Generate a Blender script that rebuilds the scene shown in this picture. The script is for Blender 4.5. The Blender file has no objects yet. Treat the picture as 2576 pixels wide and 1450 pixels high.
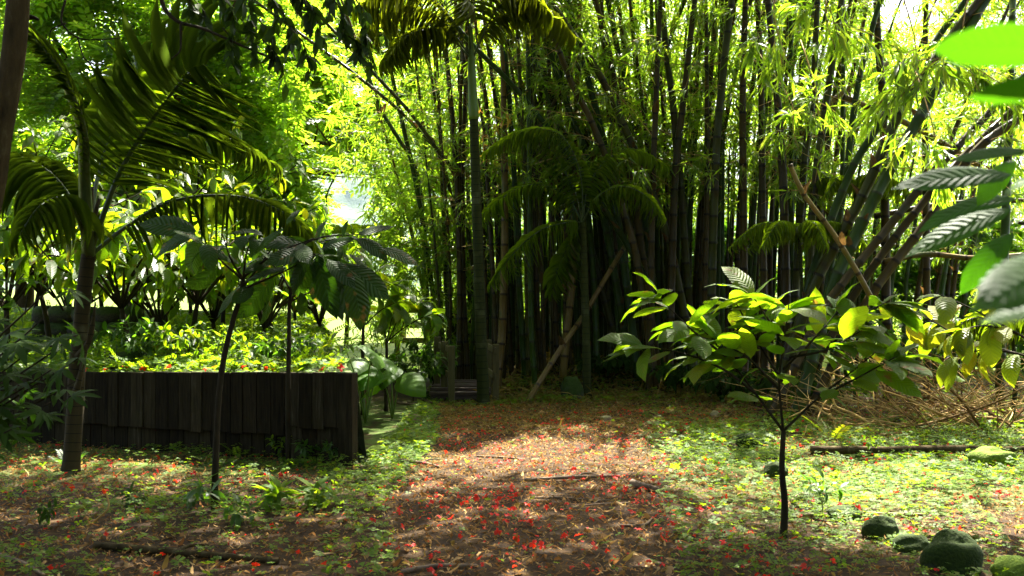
import bpy, math
import numpy as np
from mathutils import Vector

R = np.random.default_rng(11)
sc = bpy.context.scene
COL = sc.collection
H, F, CX, CY = 1.5, 2504.0, 1288.0, 725.0        # eye height, focal length and centre in layout units


def W(px, py, Y):
    return np.array([(px - CX) / F * Y, Y, H - (py - CY) / F * Y])


def G(px, py, z=0.0):
    Y = (H - z) * F / (py - CY)
    return np.array([(px - CX) / F * Y, Y, z])


def to_px(p):
    return CX + p[..., 0] / p[..., 1] * F, CY - (p[..., 2] - H) / p[..., 1] * F


def nrm(a):
    return a / np.maximum(np.linalg.norm(a, axis=-1, keepdims=True), 1e-9)


ELEV, AZ = math.radians(56), math.radians(-14)
SUN = np.array([-math.sin(AZ) * math.cos(ELEV), math.cos(AZ) * math.cos(ELEV), math.sin(ELEV)])


def vnoise(x, y, s=1.0, seed=0):
    r = np.random.default_rng(seed)
    out = np.zeros(np.broadcast(x, y).shape)
    for k in range(7):
        a, f, p = r.uniform(0, 6.28), s * r.uniform(.6, 1.9), r.uniform(0, 6.28)
        out = out + np.sin((x * math.cos(a) + y * math.sin(a)) * f + p + 1.3 * np.sin((x * math.sin(a) - y * math.cos(a)) * f * .7 + p * 2))
    return out / 4.0


def sstep(a, b, x):
    t = np.clip((x - a) / (b - a), 0, 1)
    return t * t * (3 - 2 * t)


def gz(x, y):
    x = np.asarray(x, float); y = np.asarray(y, float)
    h = .022 * vnoise(x, y, 1.1, 3) + .010 * vnoise(x, y, 4.0, 5)
    h = h + .38 * sstep(13.6, 15.6, y) * sstep(-.5, .6, x) * (1 - sstep(4.0, 5.5, x))
    return h


# ------------------------------------------------------------------ meshes
class MB:
    def __init__(s):
        s.v, s.f, s.u, s.n = [], [], [], 0

    def add(s, v, q, uv=None):
        v = np.asarray(v, float).reshape(-1, 3)
        q = np.asarray(q, int).reshape(-1, 4)
        s.v.append(v); s.f.append(q + s.n); s.n += len(v)
        s.u.append(np.zeros((len(v), 2)) if uv is None else np.asarray(uv, float).reshape(-1, 2))
        return s

    def build(s, name, mat, parent=None, smooth=True):
        me = bpy.data.meshes.new(name)
        v = np.concatenate(s.v); q = np.concatenate(s.f); u = np.concatenate(s.u)
        if parent is not None:
            v = v - np.array(ORG[parent.name])
        me.vertices.add(len(v)); me.vertices.foreach_set('co', v.astype(np.float32).ravel())
        me.loops.add(q.size); me.loops.foreach_set('vertex_index', q.astype(np.int32).ravel())
        me.polygons.add(len(q))
        me.polygons.foreach_set('loop_start', np.arange(0, q.size, 4, dtype=np.int32))
        me.polygons.foreach_set('loop_total', np.full(len(q), 4, np.int32))
        me.polygons.foreach_set('use_smooth', np.full(len(q), smooth))
        uvl = me.uv_layers.new(name='UVMap')
        uvl.data.foreach_set('uv', u[q.ravel()].astype(np.float32).ravel())
        me.materials.append(mat)
        me.update(calc_edges=True)
        o = bpy.data.objects.new(name, me)
        COL.objects.link(o)
        ORG[o.name] = ORG[parent.name] if parent is not None else (0, 0, 0)
        if parent is not None:
            o.parent = parent
        return o


ORG = {}


def tag(o, label=None, cat=None, group=None, kind=None):
    if label: o['label'] = label
    if cat: o['category'] = cat
    if group: o['group'] = group
    if kind: o['kind'] = kind
    return o


def thing(name, label, cat, loc, group=None):
    o = bpy.data.objects.new(name, None)
    o.empty_display_size = .2
    COL.objects.link(o)
    o.location = [float(c) for c in loc]
    ORG[o.name] = tuple(float(c) for c in loc)
    return tag(o, label, cat, group)


def spl(P, n):
    P = np.asarray(P, float)
    if len(P) == 2:
        t = np.linspace(0, 1, n)[:, None]
        return P[0] * (1 - t) + P[1] * t
    Q = np.vstack([2 * P[0] - P[1], P, 2 * P[-1] - P[-2]])
    seg = len(P) - 1
    ts = np.linspace(0, seg - 1e-6, n)
    i = ts.astype(int); t = (ts - i)[:, None]
    a, b, c, d = Q[i], Q[i + 1], Q[i + 2], Q[i + 3]
    return .5 * (2 * b + (c - a) * t + (2 * a - 5 * b + 4 * c - d) * t ** 2 + (3 * b - a - 3 * c + d) * t ** 3)


def tube(mb, P, r, k=8, v0=0.0, wob=0.0, cap=True):
    P = np.asarray(P, float); n = len(P)
    r = np.broadcast_to(np.asarray(r, float), (n,)).copy()
    T = nrm(np.gradient(P, axis=0))
    ref = np.array([1.0, 0, 0]) if abs(T[:, 0]).mean() < .75 else np.array([0, 1.0, 0])
    A = nrm(np.cross(T, ref)); B = np.cross(T, A)
    L = np.concatenate([[0], np.cumsum(np.linalg.norm(np.diff(P, axis=0), axis=1))]) + v0
    if cap:
        P = np.vstack([P[:1], P, P[-1:]]); A = np.vstack([A[:1], A, A[-1:]]); B = np.vstack([B[:1], B, B[-1:]])
        r = np.concatenate([[r[0] * .02], r, [r[-1] * .02]]); L = np.concatenate([L[:1], L, L[-1:]]); n += 2
    a = np.linspace(0, 2 * math.pi, k, endpoint=False)
    rr = r[:, None] * np.ones(k)
    if wob:
        rr = rr * (1 + wob * vnoise(a[None, :] * 1.3 + 0 * L[:, None], L[:, None] * 6 + a[None, :] * 0, 1.0, int(abs(P[0, 0]) * 100) % 97))
    V = P[:, None, :] + rr[:, :, None] * (np.cos(a)[None, :, None] * A[:, None, :] + np.sin(a)[None, :, None] * B[:, None, :])
    i = np.arange(n - 1)[:, None] * k; j = np.arange(k)[None, :]
    q = np.stack([i + j, i + (j + 1) % k, i + k + (j + 1) % k, i + k + j], -1)
    uv = np.stack([np.broadcast_to(a / 6.2832, (n, k)), np.broadcast_to(L[:, None], (n, k))], -1)
    mb.add(V, q, uv)
    return mb


def box(mb, c, s, ax=None, jit=0.0):
    c = np.asarray(c, float); s = np.asarray(s, float) / 2
    b = min(.006, s.min() * .3)
    pts = []
    for z, ins in ((-1, b), (-1, 0), (1, 0), (1, b)):
        zz = z * (s[2] - (0 if ins else b))
        for x, y in ((-1, -1), (1, -1), (1, 1), (-1, 1)):
            pts.append((x * (s[0] - ins), y * (s[1] - ins), zz))
    p = np.array(pts)
    if jit: p = p + R.normal(0, jit, p.shape)
    if ax is not None: p = p @ np.asarray(ax, float)
    q = []
    for l in range(3):
        for j in range(4):
            q.append((l * 4 + j, l * 4 + (j + 1) % 4, l * 4 + 4 + (j + 1) % 4, l * 4 + 4 + j))
    q += [(3, 2, 1, 0), (12, 13, 14, 15)]
    uv = np.stack([p[:, 0] if s[0] < s[1] else p[:, 1], p[:, 2]], -1) + R.uniform(0, 9, 2)
    mb.add(p + c, q, uv)
    return mb


# leaf templates: x along the leaf, y across, z up; unit length
def T_dia(w, fold=.06, droop=.05):
    v = np.array([(0, 0, 0), (.42, w / 2, fold), (1, 0, -droop), (.42, -w / 2, fold)])
    return v, np.array([(0, 3, 2, 1)]), np.array([(0, .5), (.42, 1), (1, .5), (.42, 0)])


def T_strip(st, prof, fold=.2, droop=.2, wav=0.0, seed=0):
    st = np.asarray(st, float); prof = np.asarray(prof, float)
    n = len(st); r = np.random.default_rng(seed)
    ang = droop * st
    x = np.concatenate([[0], np.cumsum(np.diff(st) * np.cos(ang[1:] * 1.0))])
    z = -np.concatenate([[0], np.cumsum(np.diff(st) * np.sin(ang[1:] * 1.0))])
    mid = np.stack([x, 0 * x, z], -1)
    w = wav * r.normal(0, 1, (2, n)) * (prof > .02)
    l = np.stack([x + .04 * prof, prof / 2, z + fold * prof / 2 + w[0]], -1)
    rr = np.stack([x + .04 * prof, -prof / 2, z + fold * prof / 2 + w[1]], -1)
    v = np.concatenate([mid, l, rr]); i = np.arange(n - 1)
    q = np.concatenate([np.stack([i, i + 1, n + i + 1, n + i], -1), np.stack([i + 1, i, 2 * n + i, 2 * n + i + 1], -1)])
    uv = np.concatenate([np.stack([st, 0 * st + .5], -1), np.stack([st, .5 + prof / (2 * prof.max())], -1), np.stack([st, .5 - prof / (2 * prof.max())], -1)])
    return v, q, uv


def T_surf(st, prof, fold, droop, curl, wav=.0, seed=0, m=5):
    st = np.asarray(st, float); prof = np.asarray(prof, float); n = len(st); r = np.random.default_rng(seed)
    a = droop * st ** 1.3
    x = np.concatenate([[0], np.cumsum(np.diff(st) * np.cos(a[1:]))]); z = -np.concatenate([[0], np.cumsum(np.diff(st) * np.sin(a[1:]))])
    y = np.linspace(-1, 1, m)[None, :]
    Yv = y * prof[:, None] / 2; w = prof[:, None] / 2
    Zv = z[:, None] + fold * np.abs(y) * w - curl * y ** 2 * w + wav * np.abs(y) ** 1.5 * r.normal(0, 1, (n, m)) * (prof[:, None] > .05)
    Xv = x[:, None] + .06 * np.abs(y) * w
    v = np.stack([Xv, Yv, Zv], -1).reshape(-1, 3); idx = np.arange(n * m).reshape(n, m)
    q = np.stack([idx[:-1, :-1], idx[1:, :-1], idx[1:, 1:], idx[:-1, 1:]], -1).reshape(-1, 4)
    uv = np.stack([np.broadcast_to(st[:, None], (n, m)), np.broadcast_to(y / 2 + .5, (n, m))], -1).reshape(-1, 2)
    return v, q, uv


def T_big(w=.36, fold=.35, droop=.9, wav=.012, seed=0):
    st = np.array([0, .05, .14, .28, .44, .6, .75, .88, .96, 1.0])
    pr = np.array([.012, .02, .5, .86, 1, .97, .78, .4, .1, .012]) * w
    return T_surf(st, pr, fold, droop * 1.2, .35, wav, seed)


def T_lance(w, fold=.2, droop=.5):
    return T_strip([0, .25, .6, 1.0], np.array([.12, 1, .75, .03]) * w, fold, droop)


def T_pinnate(pairs=7, lw=.028, ll=.2):
    vs, qs, us = [], [], []
    n = 0
    for i in range(pairs):
        t = .12 + .88 * i / (pairs - 1)
        for s in (1, -1):
            a = math.radians(62 - 20 * t)
            d = np.array([math.cos(a), s * math.sin(a), -.12 - .1 * (i % 2)]); c = np.array([-d[1], d[0], 0]) * s
            l = ll * (.75 + .5 * math.sin(math.pi * min(t, .85)))
            p = np.array([t, 0, -.15 * t * t])
            vs.append(np.array([p, p + d * l * .45 + c * lw * 2 + [0, 0, .01], p + d * l, p + d * l * .45 - c * lw * 2 + [0, 0, .01]]))
            qs.append(np.array([(0, 3, 2, 1) if s > 0 else (0, 1, 2, 3)]) + n); n += 4
            us.append(np.array([(0, .5), (.4, 1), (1, .5), (.4, 0)]))
    return np.concatenate(vs), np.concatenate(qs), np.concatenate(us)


def T_palmate(k=7, w=.24):
    vs, qs, us = [], [], []; n = 0
    v, q, u = T_strip([0, .1, .4, .7, 1.0], np.array([.1, .35, 1, .8, .04]) * w, .2, .55)
    for i in range(k):
        a = math.radians(-125 + 250 * i / (k - 1)); s = 1.0 - .35 * abs(i - (k - 1) / 2) / (k / 2)
        m = np.array([[math.cos(a), math.sin(a), 0], [-math.sin(a), math.cos(a), 0], [0, 0, 1]])
        vs.append((v * s) @ m + [.05, 0, 0]); qs.append(q + n); us.append(u); n += len(v)
    return np.concatenate(vs), np.concatenate(qs), np.concatenate(us)


def T_rosette(k=4, w=.7, tilt=.25):
    vs, qs, us = [], [], []; n = 0
    for i in range(k):
        a = 2 * math.pi * i / k + .3
        m = np.array([[math.cos(a), math.sin(a), 0], [-math.sin(a), math.cos(a), 0], [0, 0, 1]])
        v = np.array([(.05, 0, 0), (.6, w / 2, tilt * .6), (1, 0, tilt * .4), (.6, -w / 2, tilt * .6)])
        vs.append(v @ m); qs.append(np.array([(0, 3, 2, 1)]) + n); us.append(np.zeros((4, 2))); n += 4
    return np.concatenate(vs), np.concatenate(qs), np.concatenate(us)


def leaves(mb, tm, pos, d, L, up=None, wid=1.0):
    pos = np.asarray(pos, float); n = len(pos)
    if n == 0: return mb
    X = nrm(np.asarray(d, float))
    if up is None: up = np.array([0, 0, 1.0]) + R.normal(0, .45, (n, 3))
    up = np.broadcast_to(up, (n, 3))
    Y = nrm(np.cross(up, X)); Z = np.cross(X, Y)
    L = np.broadcast_to(np.asarray(L, float), (n,)); wid = np.broadcast_to(np.asarray(wid, float), (n,))
    v, q, u = tm
    V = pos[:, None] + L[:, None, None] * (v[None, :, 0:1] * X[:, None] + (v[None, :, 1] * wid[:, None])[..., None] * Y[:, None] + v[None, :, 2:3] * Z[:, None])
    Q = q[None] + (np.arange(n) * len(v))[:, None, None]
    mb.add(V, Q, np.broadcast_to(u, (n,) + u.shape))
    return mb


def rdir(n, zb=0.0, zs=1.0):
    d = R.normal(0, 1, (n, 3)); d[:, 2] = d[:, 2] * zs + zb
    return nrm(d)


# ------------------------------------------------------------------ materials
def new_mat(name):
    m = bpy.data.materials.new(name); m.use_nodes = True
    nt = m.node_tree; nt.nodes.clear()
    return m, nt, nt.nodes.new, nt.links.new


def ramp(nt, fac, stops, interp='LINEAR'):
    n = nt.nodes.new('ShaderNodeValToRGB'); cr = n.color_ramp; cr.interpolation = interp
    while len(cr.elements) < len(stops): cr.elements.new(.5)
    for e, (p, c) in zip(cr.elements, stops): e.position = p; e.color = (*c, 1)
    nt.links.new(fac, n.inputs[0])
    return n.outputs[0]


def leaf_mat(name, cols, trans, tmix=.5, rough=.42, veins=0.0, spec=.25, nveins=13):
    """cols: reflectance stops over the leaves; trans: transmitted colour stops over the leaves."""
    m, nt, N, L = new_mat(name)
    out = N('ShaderNodeOutputMaterial'); pb = N('ShaderNodeBsdfPrincipled'); tr = N('ShaderNodeBsdfTranslucent'); mx = N('ShaderNodeMixShader')
    geo = N('ShaderNodeNewGeometry'); ri = geo.outputs['Random Per Island']
    k = len(cols) - 1
    c = ramp(nt, ri, [(i / max(k, 1), x) for i, x in enumerate(cols)])
    k2 = len(trans) - 1
    t = ramp(nt, ri, [(i / max(k2, 1), x) for i, x in enumerate(trans)])
    if veins:
        uv = N('ShaderNodeUVMap'); sp = N('ShaderNodeSeparateXYZ'); L(uv.outputs[0], sp.inputs[0])
        ab = N('ShaderNodeMath'); ab.operation = 'SUBTRACT'; L(sp.outputs[1], ab.inputs[0]); ab.inputs[1].default_value = .5
        a2 = N('ShaderNodeMath'); a2.operation = 'ABSOLUTE'; L(ab.outputs[0], a2.inputs[0])
        ma = N('ShaderNodeMath'); ma.operation = 'MULTIPLY_ADD'; L(a2.outputs[0], ma.inputs[0]); ma.inputs[1].default_value = -.32; L(sp.outputs[0], ma.inputs[2])
        fr = N('ShaderNodeMath'); fr.operation = 'MULTIPLY'; L(ma.outputs[0], fr.inputs[0]); fr.inputs[1].default_value = nveins * 6.2832
        si = N('ShaderNodeMath'); si.operation = 'SINE'; L(fr.outputs[0], si.inputs[0])
        v1 = ramp(nt, si.outputs[0], [(.55, (0, 0, 0)), (1, (1, 1, 1))])
        v2 = ramp(nt, a2.outputs[0], [(0, (1, 1, 1)), (.045, (0, 0, 0))])
        mxv = N('ShaderNodeMath'); mxv.operation = 'MAXIMUM'; L(v1, mxv.inputs[0]); L(v2, mxv.inputs[1])
        mm = N('ShaderNodeMath'); mm.operation = 'MULTIPLY'; L(mxv.outputs[0], mm.inputs[0]); mm.inputs[1].default_value = .55 * veins
        mc = N('ShaderNodeMix'); mc.data_type = 'RGBA'; L(mm.outputs[0], mc.inputs[0]); L(c, mc.inputs[6])
        mc.inputs[7].default_value = (*[min(1, x * 2.0 + .03) for x in cols[0]], 1); c = mc.outputs[2]
        bu = N('ShaderNodeBump'); bu.inputs['Strength'].default_value = .55 * veins; bu.inputs['Distance'].default_value = .02; bu.invert = True
        L(si.outputs[0], bu.inputs['Height']); L(bu.outputs[0], pb.inputs['Normal'])
    if veins:
        dv = N('ShaderNodeMix'); dv.data_type = 'RGBA'; L(mm.outputs[0], dv.inputs[0]); L(t, dv.inputs[6]); dv.inputs[7].default_value = (*[x * .35 for x in trans[0]], 1); t = dv.outputs[2]
    if veins > .5:
        tcb = N('ShaderNodeTexCoord'); nb = N('ShaderNodeTexNoise'); nb.inputs['Scale'].default_value = 11; nb.inputs['Detail'].default_value = 5; L(tcb.outputs['Object'], nb.inputs['Vector'])
        fb = ramp(nt, nb.outputs[0], [(.62, (0, 0, 0)), (.70, (1, 1, 1))])
        for src, brown in ((c, (.13, .07, .02)), (t, (.34, .20, .02))):
            mb_ = N('ShaderNodeMix'); mb_.data_type = 'RGBA'; L(fb, mb_.inputs[0]); L(src, mb_.inputs[6]); mb_.inputs[7].default_value = (*brown, 1)
            if src is c: c2 = mb_.outputs[2]
            else: t2 = mb_.outputs[2]
        c, t = c2, t2
    L(c, pb.inputs['Base Color']); L(t, tr.inputs['Color'])
    pb.inputs['Roughness'].default_value = rough
    pb.inputs['Specular IOR Level'].default_value = spec
    mx.inputs[0].default_value = tmix
    L(pb.outputs[0], mx.inputs[1]); L(tr.outputs[0], mx.inputs[2]); L(mx.outputs[0], out.inputs[0])
    return m


def solid(name, stops, scale=6.0, rough=.8, bump=.4, stretch=(1, 1, 1), rnd=0.0, coord='Object', detail=6, spec=.3, bdist=.02):
    m, nt, N, L = new_mat(name)
    out = N('ShaderNodeOutputMaterial'); pb = N('ShaderNodeBsdfPrincipled')
    tc = N('ShaderNodeTexCoord'); mp = N('ShaderNodeMapping'); mp.inputs['Scale'].default_value = stretch
    L(tc.outputs[coord], mp.inputs[0])
    no = N('ShaderNodeTexNoise'); no.inputs['Scale'].default_value = scale; no.inputs['Detail'].default_value = detail; no.inputs['Roughness'].default_value = .65
    L(mp.outputs[0], no.inputs['Vector'])
    fac = no.outputs[0]
    if rnd:
        geo = N('ShaderNodeNewGeometry'); a = N('ShaderNodeMath'); a.operation = 'MULTIPLY_ADD'
        L(geo.outputs['Random Per Island'], a.inputs[0]); a.inputs[1].default_value = rnd; L(fac, a.inputs[2])
        b = N('ShaderNodeMath'); b.operation = 'SUBTRACT'; L(a.outputs[0], b.inputs[0]); b.inputs[1].default_value = rnd / 2; fac = b.outputs[0]
    L(ramp(nt, fac, stops), pb.inputs['Base Color'])
    pb.inputs['Roughness'].default_value = rough; pb.inputs['Specular IOR Level'].default_value = spec
    if bump:
        bu = N('ShaderNodeBump'); bu.inputs['Strength'].default_value = bump; bu.inputs['Distance'].default_value = bdist
        L(no.outputs[0], bu.inputs['Height']); L(bu.outputs[0], pb.inputs['Normal'])
    L(pb.outputs[0], out.inputs[0])
    return m


def mossy(name, stone, moss, amount=.0):
    m, nt, N, L = new_mat(name)
    out = N('ShaderNodeOutputMaterial'); pb = N('ShaderNodeBsdfPrincipled')
    tc = N('ShaderNodeTexCoord')
    no = N('ShaderNodeTexNoise'); no.inputs['Scale'].default_value = 7; no.inputs['Detail'].default_value = 8; L(tc.outputs['Object'], no.inputs['Vector'])
    n2 = N('ShaderNodeTexNoise'); n2.inputs['Scale'].default_value = 70; n2.inputs['Detail'].default_value = 4; L(tc.outputs['Object'], n2.inputs['Vector'])
    geo = N('ShaderNodeNewGeometry'); sp = N('ShaderNodeSeparateXYZ'); L(geo.outputs['Normal'], sp.inputs[0])
    ad = N('ShaderNodeMath'); ad.operation = 'ADD'; L(no.outputs[0], ad.inputs[0]); L(sp.outputs[2], ad.inputs[1])
    f = ramp(nt, ad.outputs[0], [(max(0, .35 - amount), (0, 0, 0)), (min(1, .75 - amount), (1, 1, 1))])
    a = ramp(nt, n2.outputs[0], [(.3, stone[0]), (.7, stone[1])]); b = ramp(nt, n2.outputs[0], [(.3, moss[0]), (.7, moss[1])])
    mc = N('ShaderNodeMix'); mc.data_type = 'RGBA'; L(f, mc.inputs[0]); L(a, mc.inputs[6]); L(b, mc.inputs[7])
    L(mc.outputs[2], pb.inputs['Base Color']); pb.inputs['Roughness'].default_value = .9; pb.inputs['Specular IOR Level'].default_value = .2
    bu = N('ShaderNodeBump'); bu.inputs['Strength'].default_value = .8; bu.inputs['Distance'].default_value = .012
    L(n2.outputs[0], bu.inputs['Height']); L(bu.outputs[0], pb.inputs['Normal']); L(pb.outputs[0], out.inputs[0])
    return m


def culm_mat(name, a, b, ring, spacing=.36, rough=.38, patch=None):
    """Cane: streaky colour along the stalk, a pale and a dark ring at every node, blotches of the patch colour."""
    m, nt, N, L = new_mat(name)
    out = N('ShaderNodeOutputMaterial'); pb = N('ShaderNodeBsdfPrincipled')
    uv = N('ShaderNodeUVMap'); sp = N('ShaderNodeSeparateXYZ'); L(uv.outputs[0], sp.inputs[0])
    oi = N('ShaderNodeObjectInfo')
    d = N('ShaderNodeMath'); d.operation = 'DIVIDE'; L(sp.outputs[1], d.inputs[0]); d.inputs[1].default_value = spacing
    fr = N('ShaderNodeMath'); fr.operation = 'FRACT'; L(d.outputs[0], fr.inputs[0])
    tc = N('ShaderNodeTexCoord'); mp = N('ShaderNodeMapping'); mp.inputs['Scale'].default_value = (14, 14, 2.2); L(tc.outputs['Object'], mp.inputs[0])
    no = N('ShaderNodeTexNoise'); no.inputs['Scale'].default_value = 1; no.inputs['Detail'].default_value = 5; L(mp.outputs[0], no.inputs['Vector'])
    ad = N('ShaderNodeMath'); ad.operation = 'MULTIPLY_ADD'; L(oi.outputs['Random'], ad.inputs[0]); ad.inputs[1].default_value = .5; L(no.outputs[0], ad.inputs[2])
    c = ramp(nt, ad.outputs[0], [(.35, a), (1.0, b)])
    if patch:
        n3 = N('ShaderNodeTexNoise'); n3.inputs['Scale'].default_value = 3.0; n3.inputs['Detail'].default_value = 6; L(tc.outputs['Object'], n3.inputs['Vector'])
        pf = ramp(nt, n3.outputs[0], [(.55, (0, 0, 0)), (.64, (1, 1, 1))])
        mp2 = N('ShaderNodeMix'); mp2.data_type = 'RGBA'; L(pf, mp2.inputs[0]); L(c, mp2.inputs[6]); mp2.inputs[7].default_value = (*patch, 1); c = mp2.outputs[2]
    rf = ramp(nt, fr.outputs[0], [(0, (1, 1, 1)), (.035, (1, 1, 1)), (.06, (0, 0, 0)), (.93, (0, 0, 0)), (.97, (1, 1, 1))])
    mc = N('ShaderNodeMix'); mc.data_type = 'RGBA'; L(rf, mc.inputs[0]); L(c, mc.inputs[6]); mc.inputs[7].default_value = (*ring, 1)
    L(mc.outputs[2], pb.inputs['Base Color']); pb.inputs['Roughness'].default_value = rough; pb.inputs['Specular IOR Level'].default_value = .15
    L(pb.outputs[0], out.inputs[0])
    return m


M = {}
YG = [(.30, .50, .006), (.42, .60, .010), (.22, .42, .006), (.52, .62, .02)]
M['bamboo_leaf'] = leaf_mat('bamboo_leaf', [(.05, .085, .010), (.08, .12, .014), (.04, .07, .008)], [(.26, .46, .012), (.36, .54, .016), (.18, .36, .008), (.44, .52, .03)], .62, .42, spec=.35)
M['thicket_leaf'] = leaf_mat('thicket_leaf', [(.06, .10, .010), (.09, .13, .016), (.05, .085, .010)], [(.26, .45, .014), (.36, .53, .020), (.18, .36, .010), (.46, .54, .04)], .63, .42, spec=.4)
M['rain_leaf'] = leaf_mat('rain_leaf', [(.06, .10, .010), (.09, .14, .014), (.05, .09, .009)], [(.24, .45, .012), (.33, .52, .016), (.17, .36, .009), (.44, .54, .035)], .63, .42, spec=.4)
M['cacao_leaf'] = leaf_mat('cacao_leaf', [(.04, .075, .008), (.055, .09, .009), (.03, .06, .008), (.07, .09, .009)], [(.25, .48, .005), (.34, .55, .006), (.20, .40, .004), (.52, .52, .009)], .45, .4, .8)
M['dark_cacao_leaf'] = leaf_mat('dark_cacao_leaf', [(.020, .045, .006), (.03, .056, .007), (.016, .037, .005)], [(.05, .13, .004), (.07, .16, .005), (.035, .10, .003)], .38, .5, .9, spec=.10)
M['young_leaf'] = leaf_mat('young_leaf', [(.045, .085, .007), (.065, .105, .009), (.035, .07, .006), (.08, .105, .010)], [(.24, .46, .005), (.30, .50, .007), (.17, .36, .004), (.38, .48, .009)], .5, .5, .7, spec=.12)
M['yellow_leaf'] = leaf_mat('yellow_leaf', [(.07, .12, .012), (.11, .14, .016), (.16, .13, .015)], [(.26, .40, .006), (.36, .45, .009), (.52, .42, .012)], .5, .45, .8, spec=.2)
M['near_leaf'] = leaf_mat('near_leaf', [(.022, .055, .008), (.030, .068, .009)], [(.045, .16, .002), (.06, .19, .003)], .42, .55, .5, spec=.12)
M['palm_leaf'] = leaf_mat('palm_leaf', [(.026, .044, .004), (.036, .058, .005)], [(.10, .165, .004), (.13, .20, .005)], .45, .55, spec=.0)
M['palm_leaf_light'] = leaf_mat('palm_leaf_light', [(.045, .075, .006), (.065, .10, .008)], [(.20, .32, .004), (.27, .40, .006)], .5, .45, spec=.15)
M['palm_leaf_olive'] = leaf_mat('palm_leaf_olive', [(.045, .056, .005), (.060, .070, .007)], [(.20, .25, .005), (.26, .31, .006)], .52, .5, spec=.05)
M['broad_leaf'] = leaf_mat('broad_leaf', [(.035, .075, .009), (.05, .10, .009), (.03, .06, .007)], [(.10, .26, .008), (.15, .32, .01), (.07, .2, .006)], .42, .4)
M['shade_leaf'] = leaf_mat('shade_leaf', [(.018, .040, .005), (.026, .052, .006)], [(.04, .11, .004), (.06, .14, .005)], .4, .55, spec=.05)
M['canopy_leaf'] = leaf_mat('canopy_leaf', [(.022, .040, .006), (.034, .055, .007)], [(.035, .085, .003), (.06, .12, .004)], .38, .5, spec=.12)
M['taro_leaf'] = leaf_mat('taro_leaf', [(.05, .11, .012), (.07, .135, .014)], [(.16, .38, .006), (.22, .42, .008)], .45, .5, .3, spec=.15, nveins=6)
M['herb_leaf'] = leaf_mat('herb_leaf', [(.05, .11, .010), (.075, .14, .012), (.04, .09, .008), (.11, .145, .014)], [(.20, .38, .006), (.28, .44, .007), (.34, .44, .012)], .46, .55, spec=.12)
M['hay_leaf'] = leaf_mat('hay_leaf', [(.14, .095, .016), (.22, .155, .03), (.085, .055, .010), (.11, .10, .014)], [(.3, .2, .03), (.35, .26, .04)], .25, .65, spec=.1)
M['litter_leaf'] = leaf_mat('litter_leaf', [(.15, .055, .010), (.32, .15, .036), (.07, .030, .007), (.40, .23, .075), (.19, .075, .014), (.52, .35, .15), (.09, .036, .008), (.32, .21, .03), (.045, .020, .006), (.26, .10, .015), (.06, .026, .007), (.44, .28, .11)], [(.3, .15, .04), (.4, .26, .1)], .15, .7, spec=.05)
M['dead_leaf'] = leaf_mat('dead_leaf', [(.30, .13, .03), (.4, .2, .05)], [(.7, .32, .04), (.75, .42, .06)], .5, .6)
M['petal'] = leaf_mat('petal', [(.60, .010, .008), (.66, .03, .010), (.45, .008, .008), (.62, .015, .01), (.28, .02, .012)], [(.85, .02, .008), (.9, .06, .015)], .38, .5, spec=.15)
M['bark'] = solid('bark', [(.3, (.022, .016, .006)), (.55, (.055, .038, .014)), (.7, (.10, .085, .04))], 14, .9, .9, (1, 1, .3), spec=.08)
M['palm_bark'] = culm_mat('palm_bark', (.020, .015, .004), (.048, .036, .010), (.012, .009, .003), .075, .85, (.10, .095, .04))
M['lichen_bark'] = culm_mat('lichen_bark', (.015, .020, .003), (.034, .040, .005), (.009, .010, .002), .085, .85, (.06, .065, .022))
M['dark_bark'] = solid('dark_bark', [(.3, (.014, .011, .005)), (.7, (.036, .027, .011))], 14, .85, .6, (1, 1, .3), spec=.1)
M['crownshaft'] = solid('crownshaft', [(.3, (.06, .11, .010)), (.7, (.10, .16, .015))], 4, .4, .1, (3, 3, .4))
M['sheath'] = leaf_mat('sheath', [(.055, .032, .010), (.09, .055, .018), (.035, .021, .007)], [(.16, .08, .02), (.2, .11, .03)], .2, .7, spec=.08)
M['petiole'] = solid('petiole', [(.3, (.03, .05, .012)), (.7, (.06, .085, .02))], 6, .45, .1)
M['culm_green'] = culm_mat('culm_green', (.013, .030, .003), (.032, .058, .004), (.025, .03, .008))
M['culm_olive'] = culm_mat('culm_olive', (.020, .026, .003), (.052, .052, .006), (.014, .011, .004), patch=(.030, .019, .004))
M['culm_brown'] = culm_mat('culm_brown', (.022, .016, .003), (.058, .039, .008), (.012, .008, .003), patch=(.026, .027, .004))
M['culm_tan'] = culm_mat('culm_tan', (.085, .052, .011), (.15, .10, .022), (.03, .017, .005), patch=(.06, .062, .009))
M['culm_pale'] = culm_mat('culm_pale', (.14, .095, .022), (.26, .18, .05), (.05, .03, .01), patch=(.10, .10, .016))
M['twig'] = solid('twig', [(.25, (.12, .065, .015)), (.5, (.30, .18, .045)), (.75, (.50, .34, .11))], 5, .7, .2, rnd=.7, spec=.1)
M['stick'] = solid('stick', [(.3, (.07, .045, .025)), (.7, (.20, .14, .085))], 9, .85, .5, rnd=.2)
M['board'] = solid('board', [(.2, (.006, .0045, .002)), (.5, (.020, .015, .006)), (.68, (.034, .027, .012)), (.85, (.075, .062, .036))], 5, .9, .5, (9, 9, .7), rnd=.35, spec=.08)
M['timber'] = solid('timber', [(.3, (.055, .045, .012)), (.7, (.11, .09, .025))], 5, .8, .3, (8, 8, 1), rnd=.2)
M['deck'] = solid('deck', [(.3, (.035, .022, .015)), (.7, (.09, .06, .04))], 5, .8, .4, (1, 8, 8))
M['dark_stone'] = mossy('dark_stone', ((.03, .03, .026), (.07, .068, .06)), ((.018, .036, .004), (.04, .064, .006)), .10)
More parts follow.
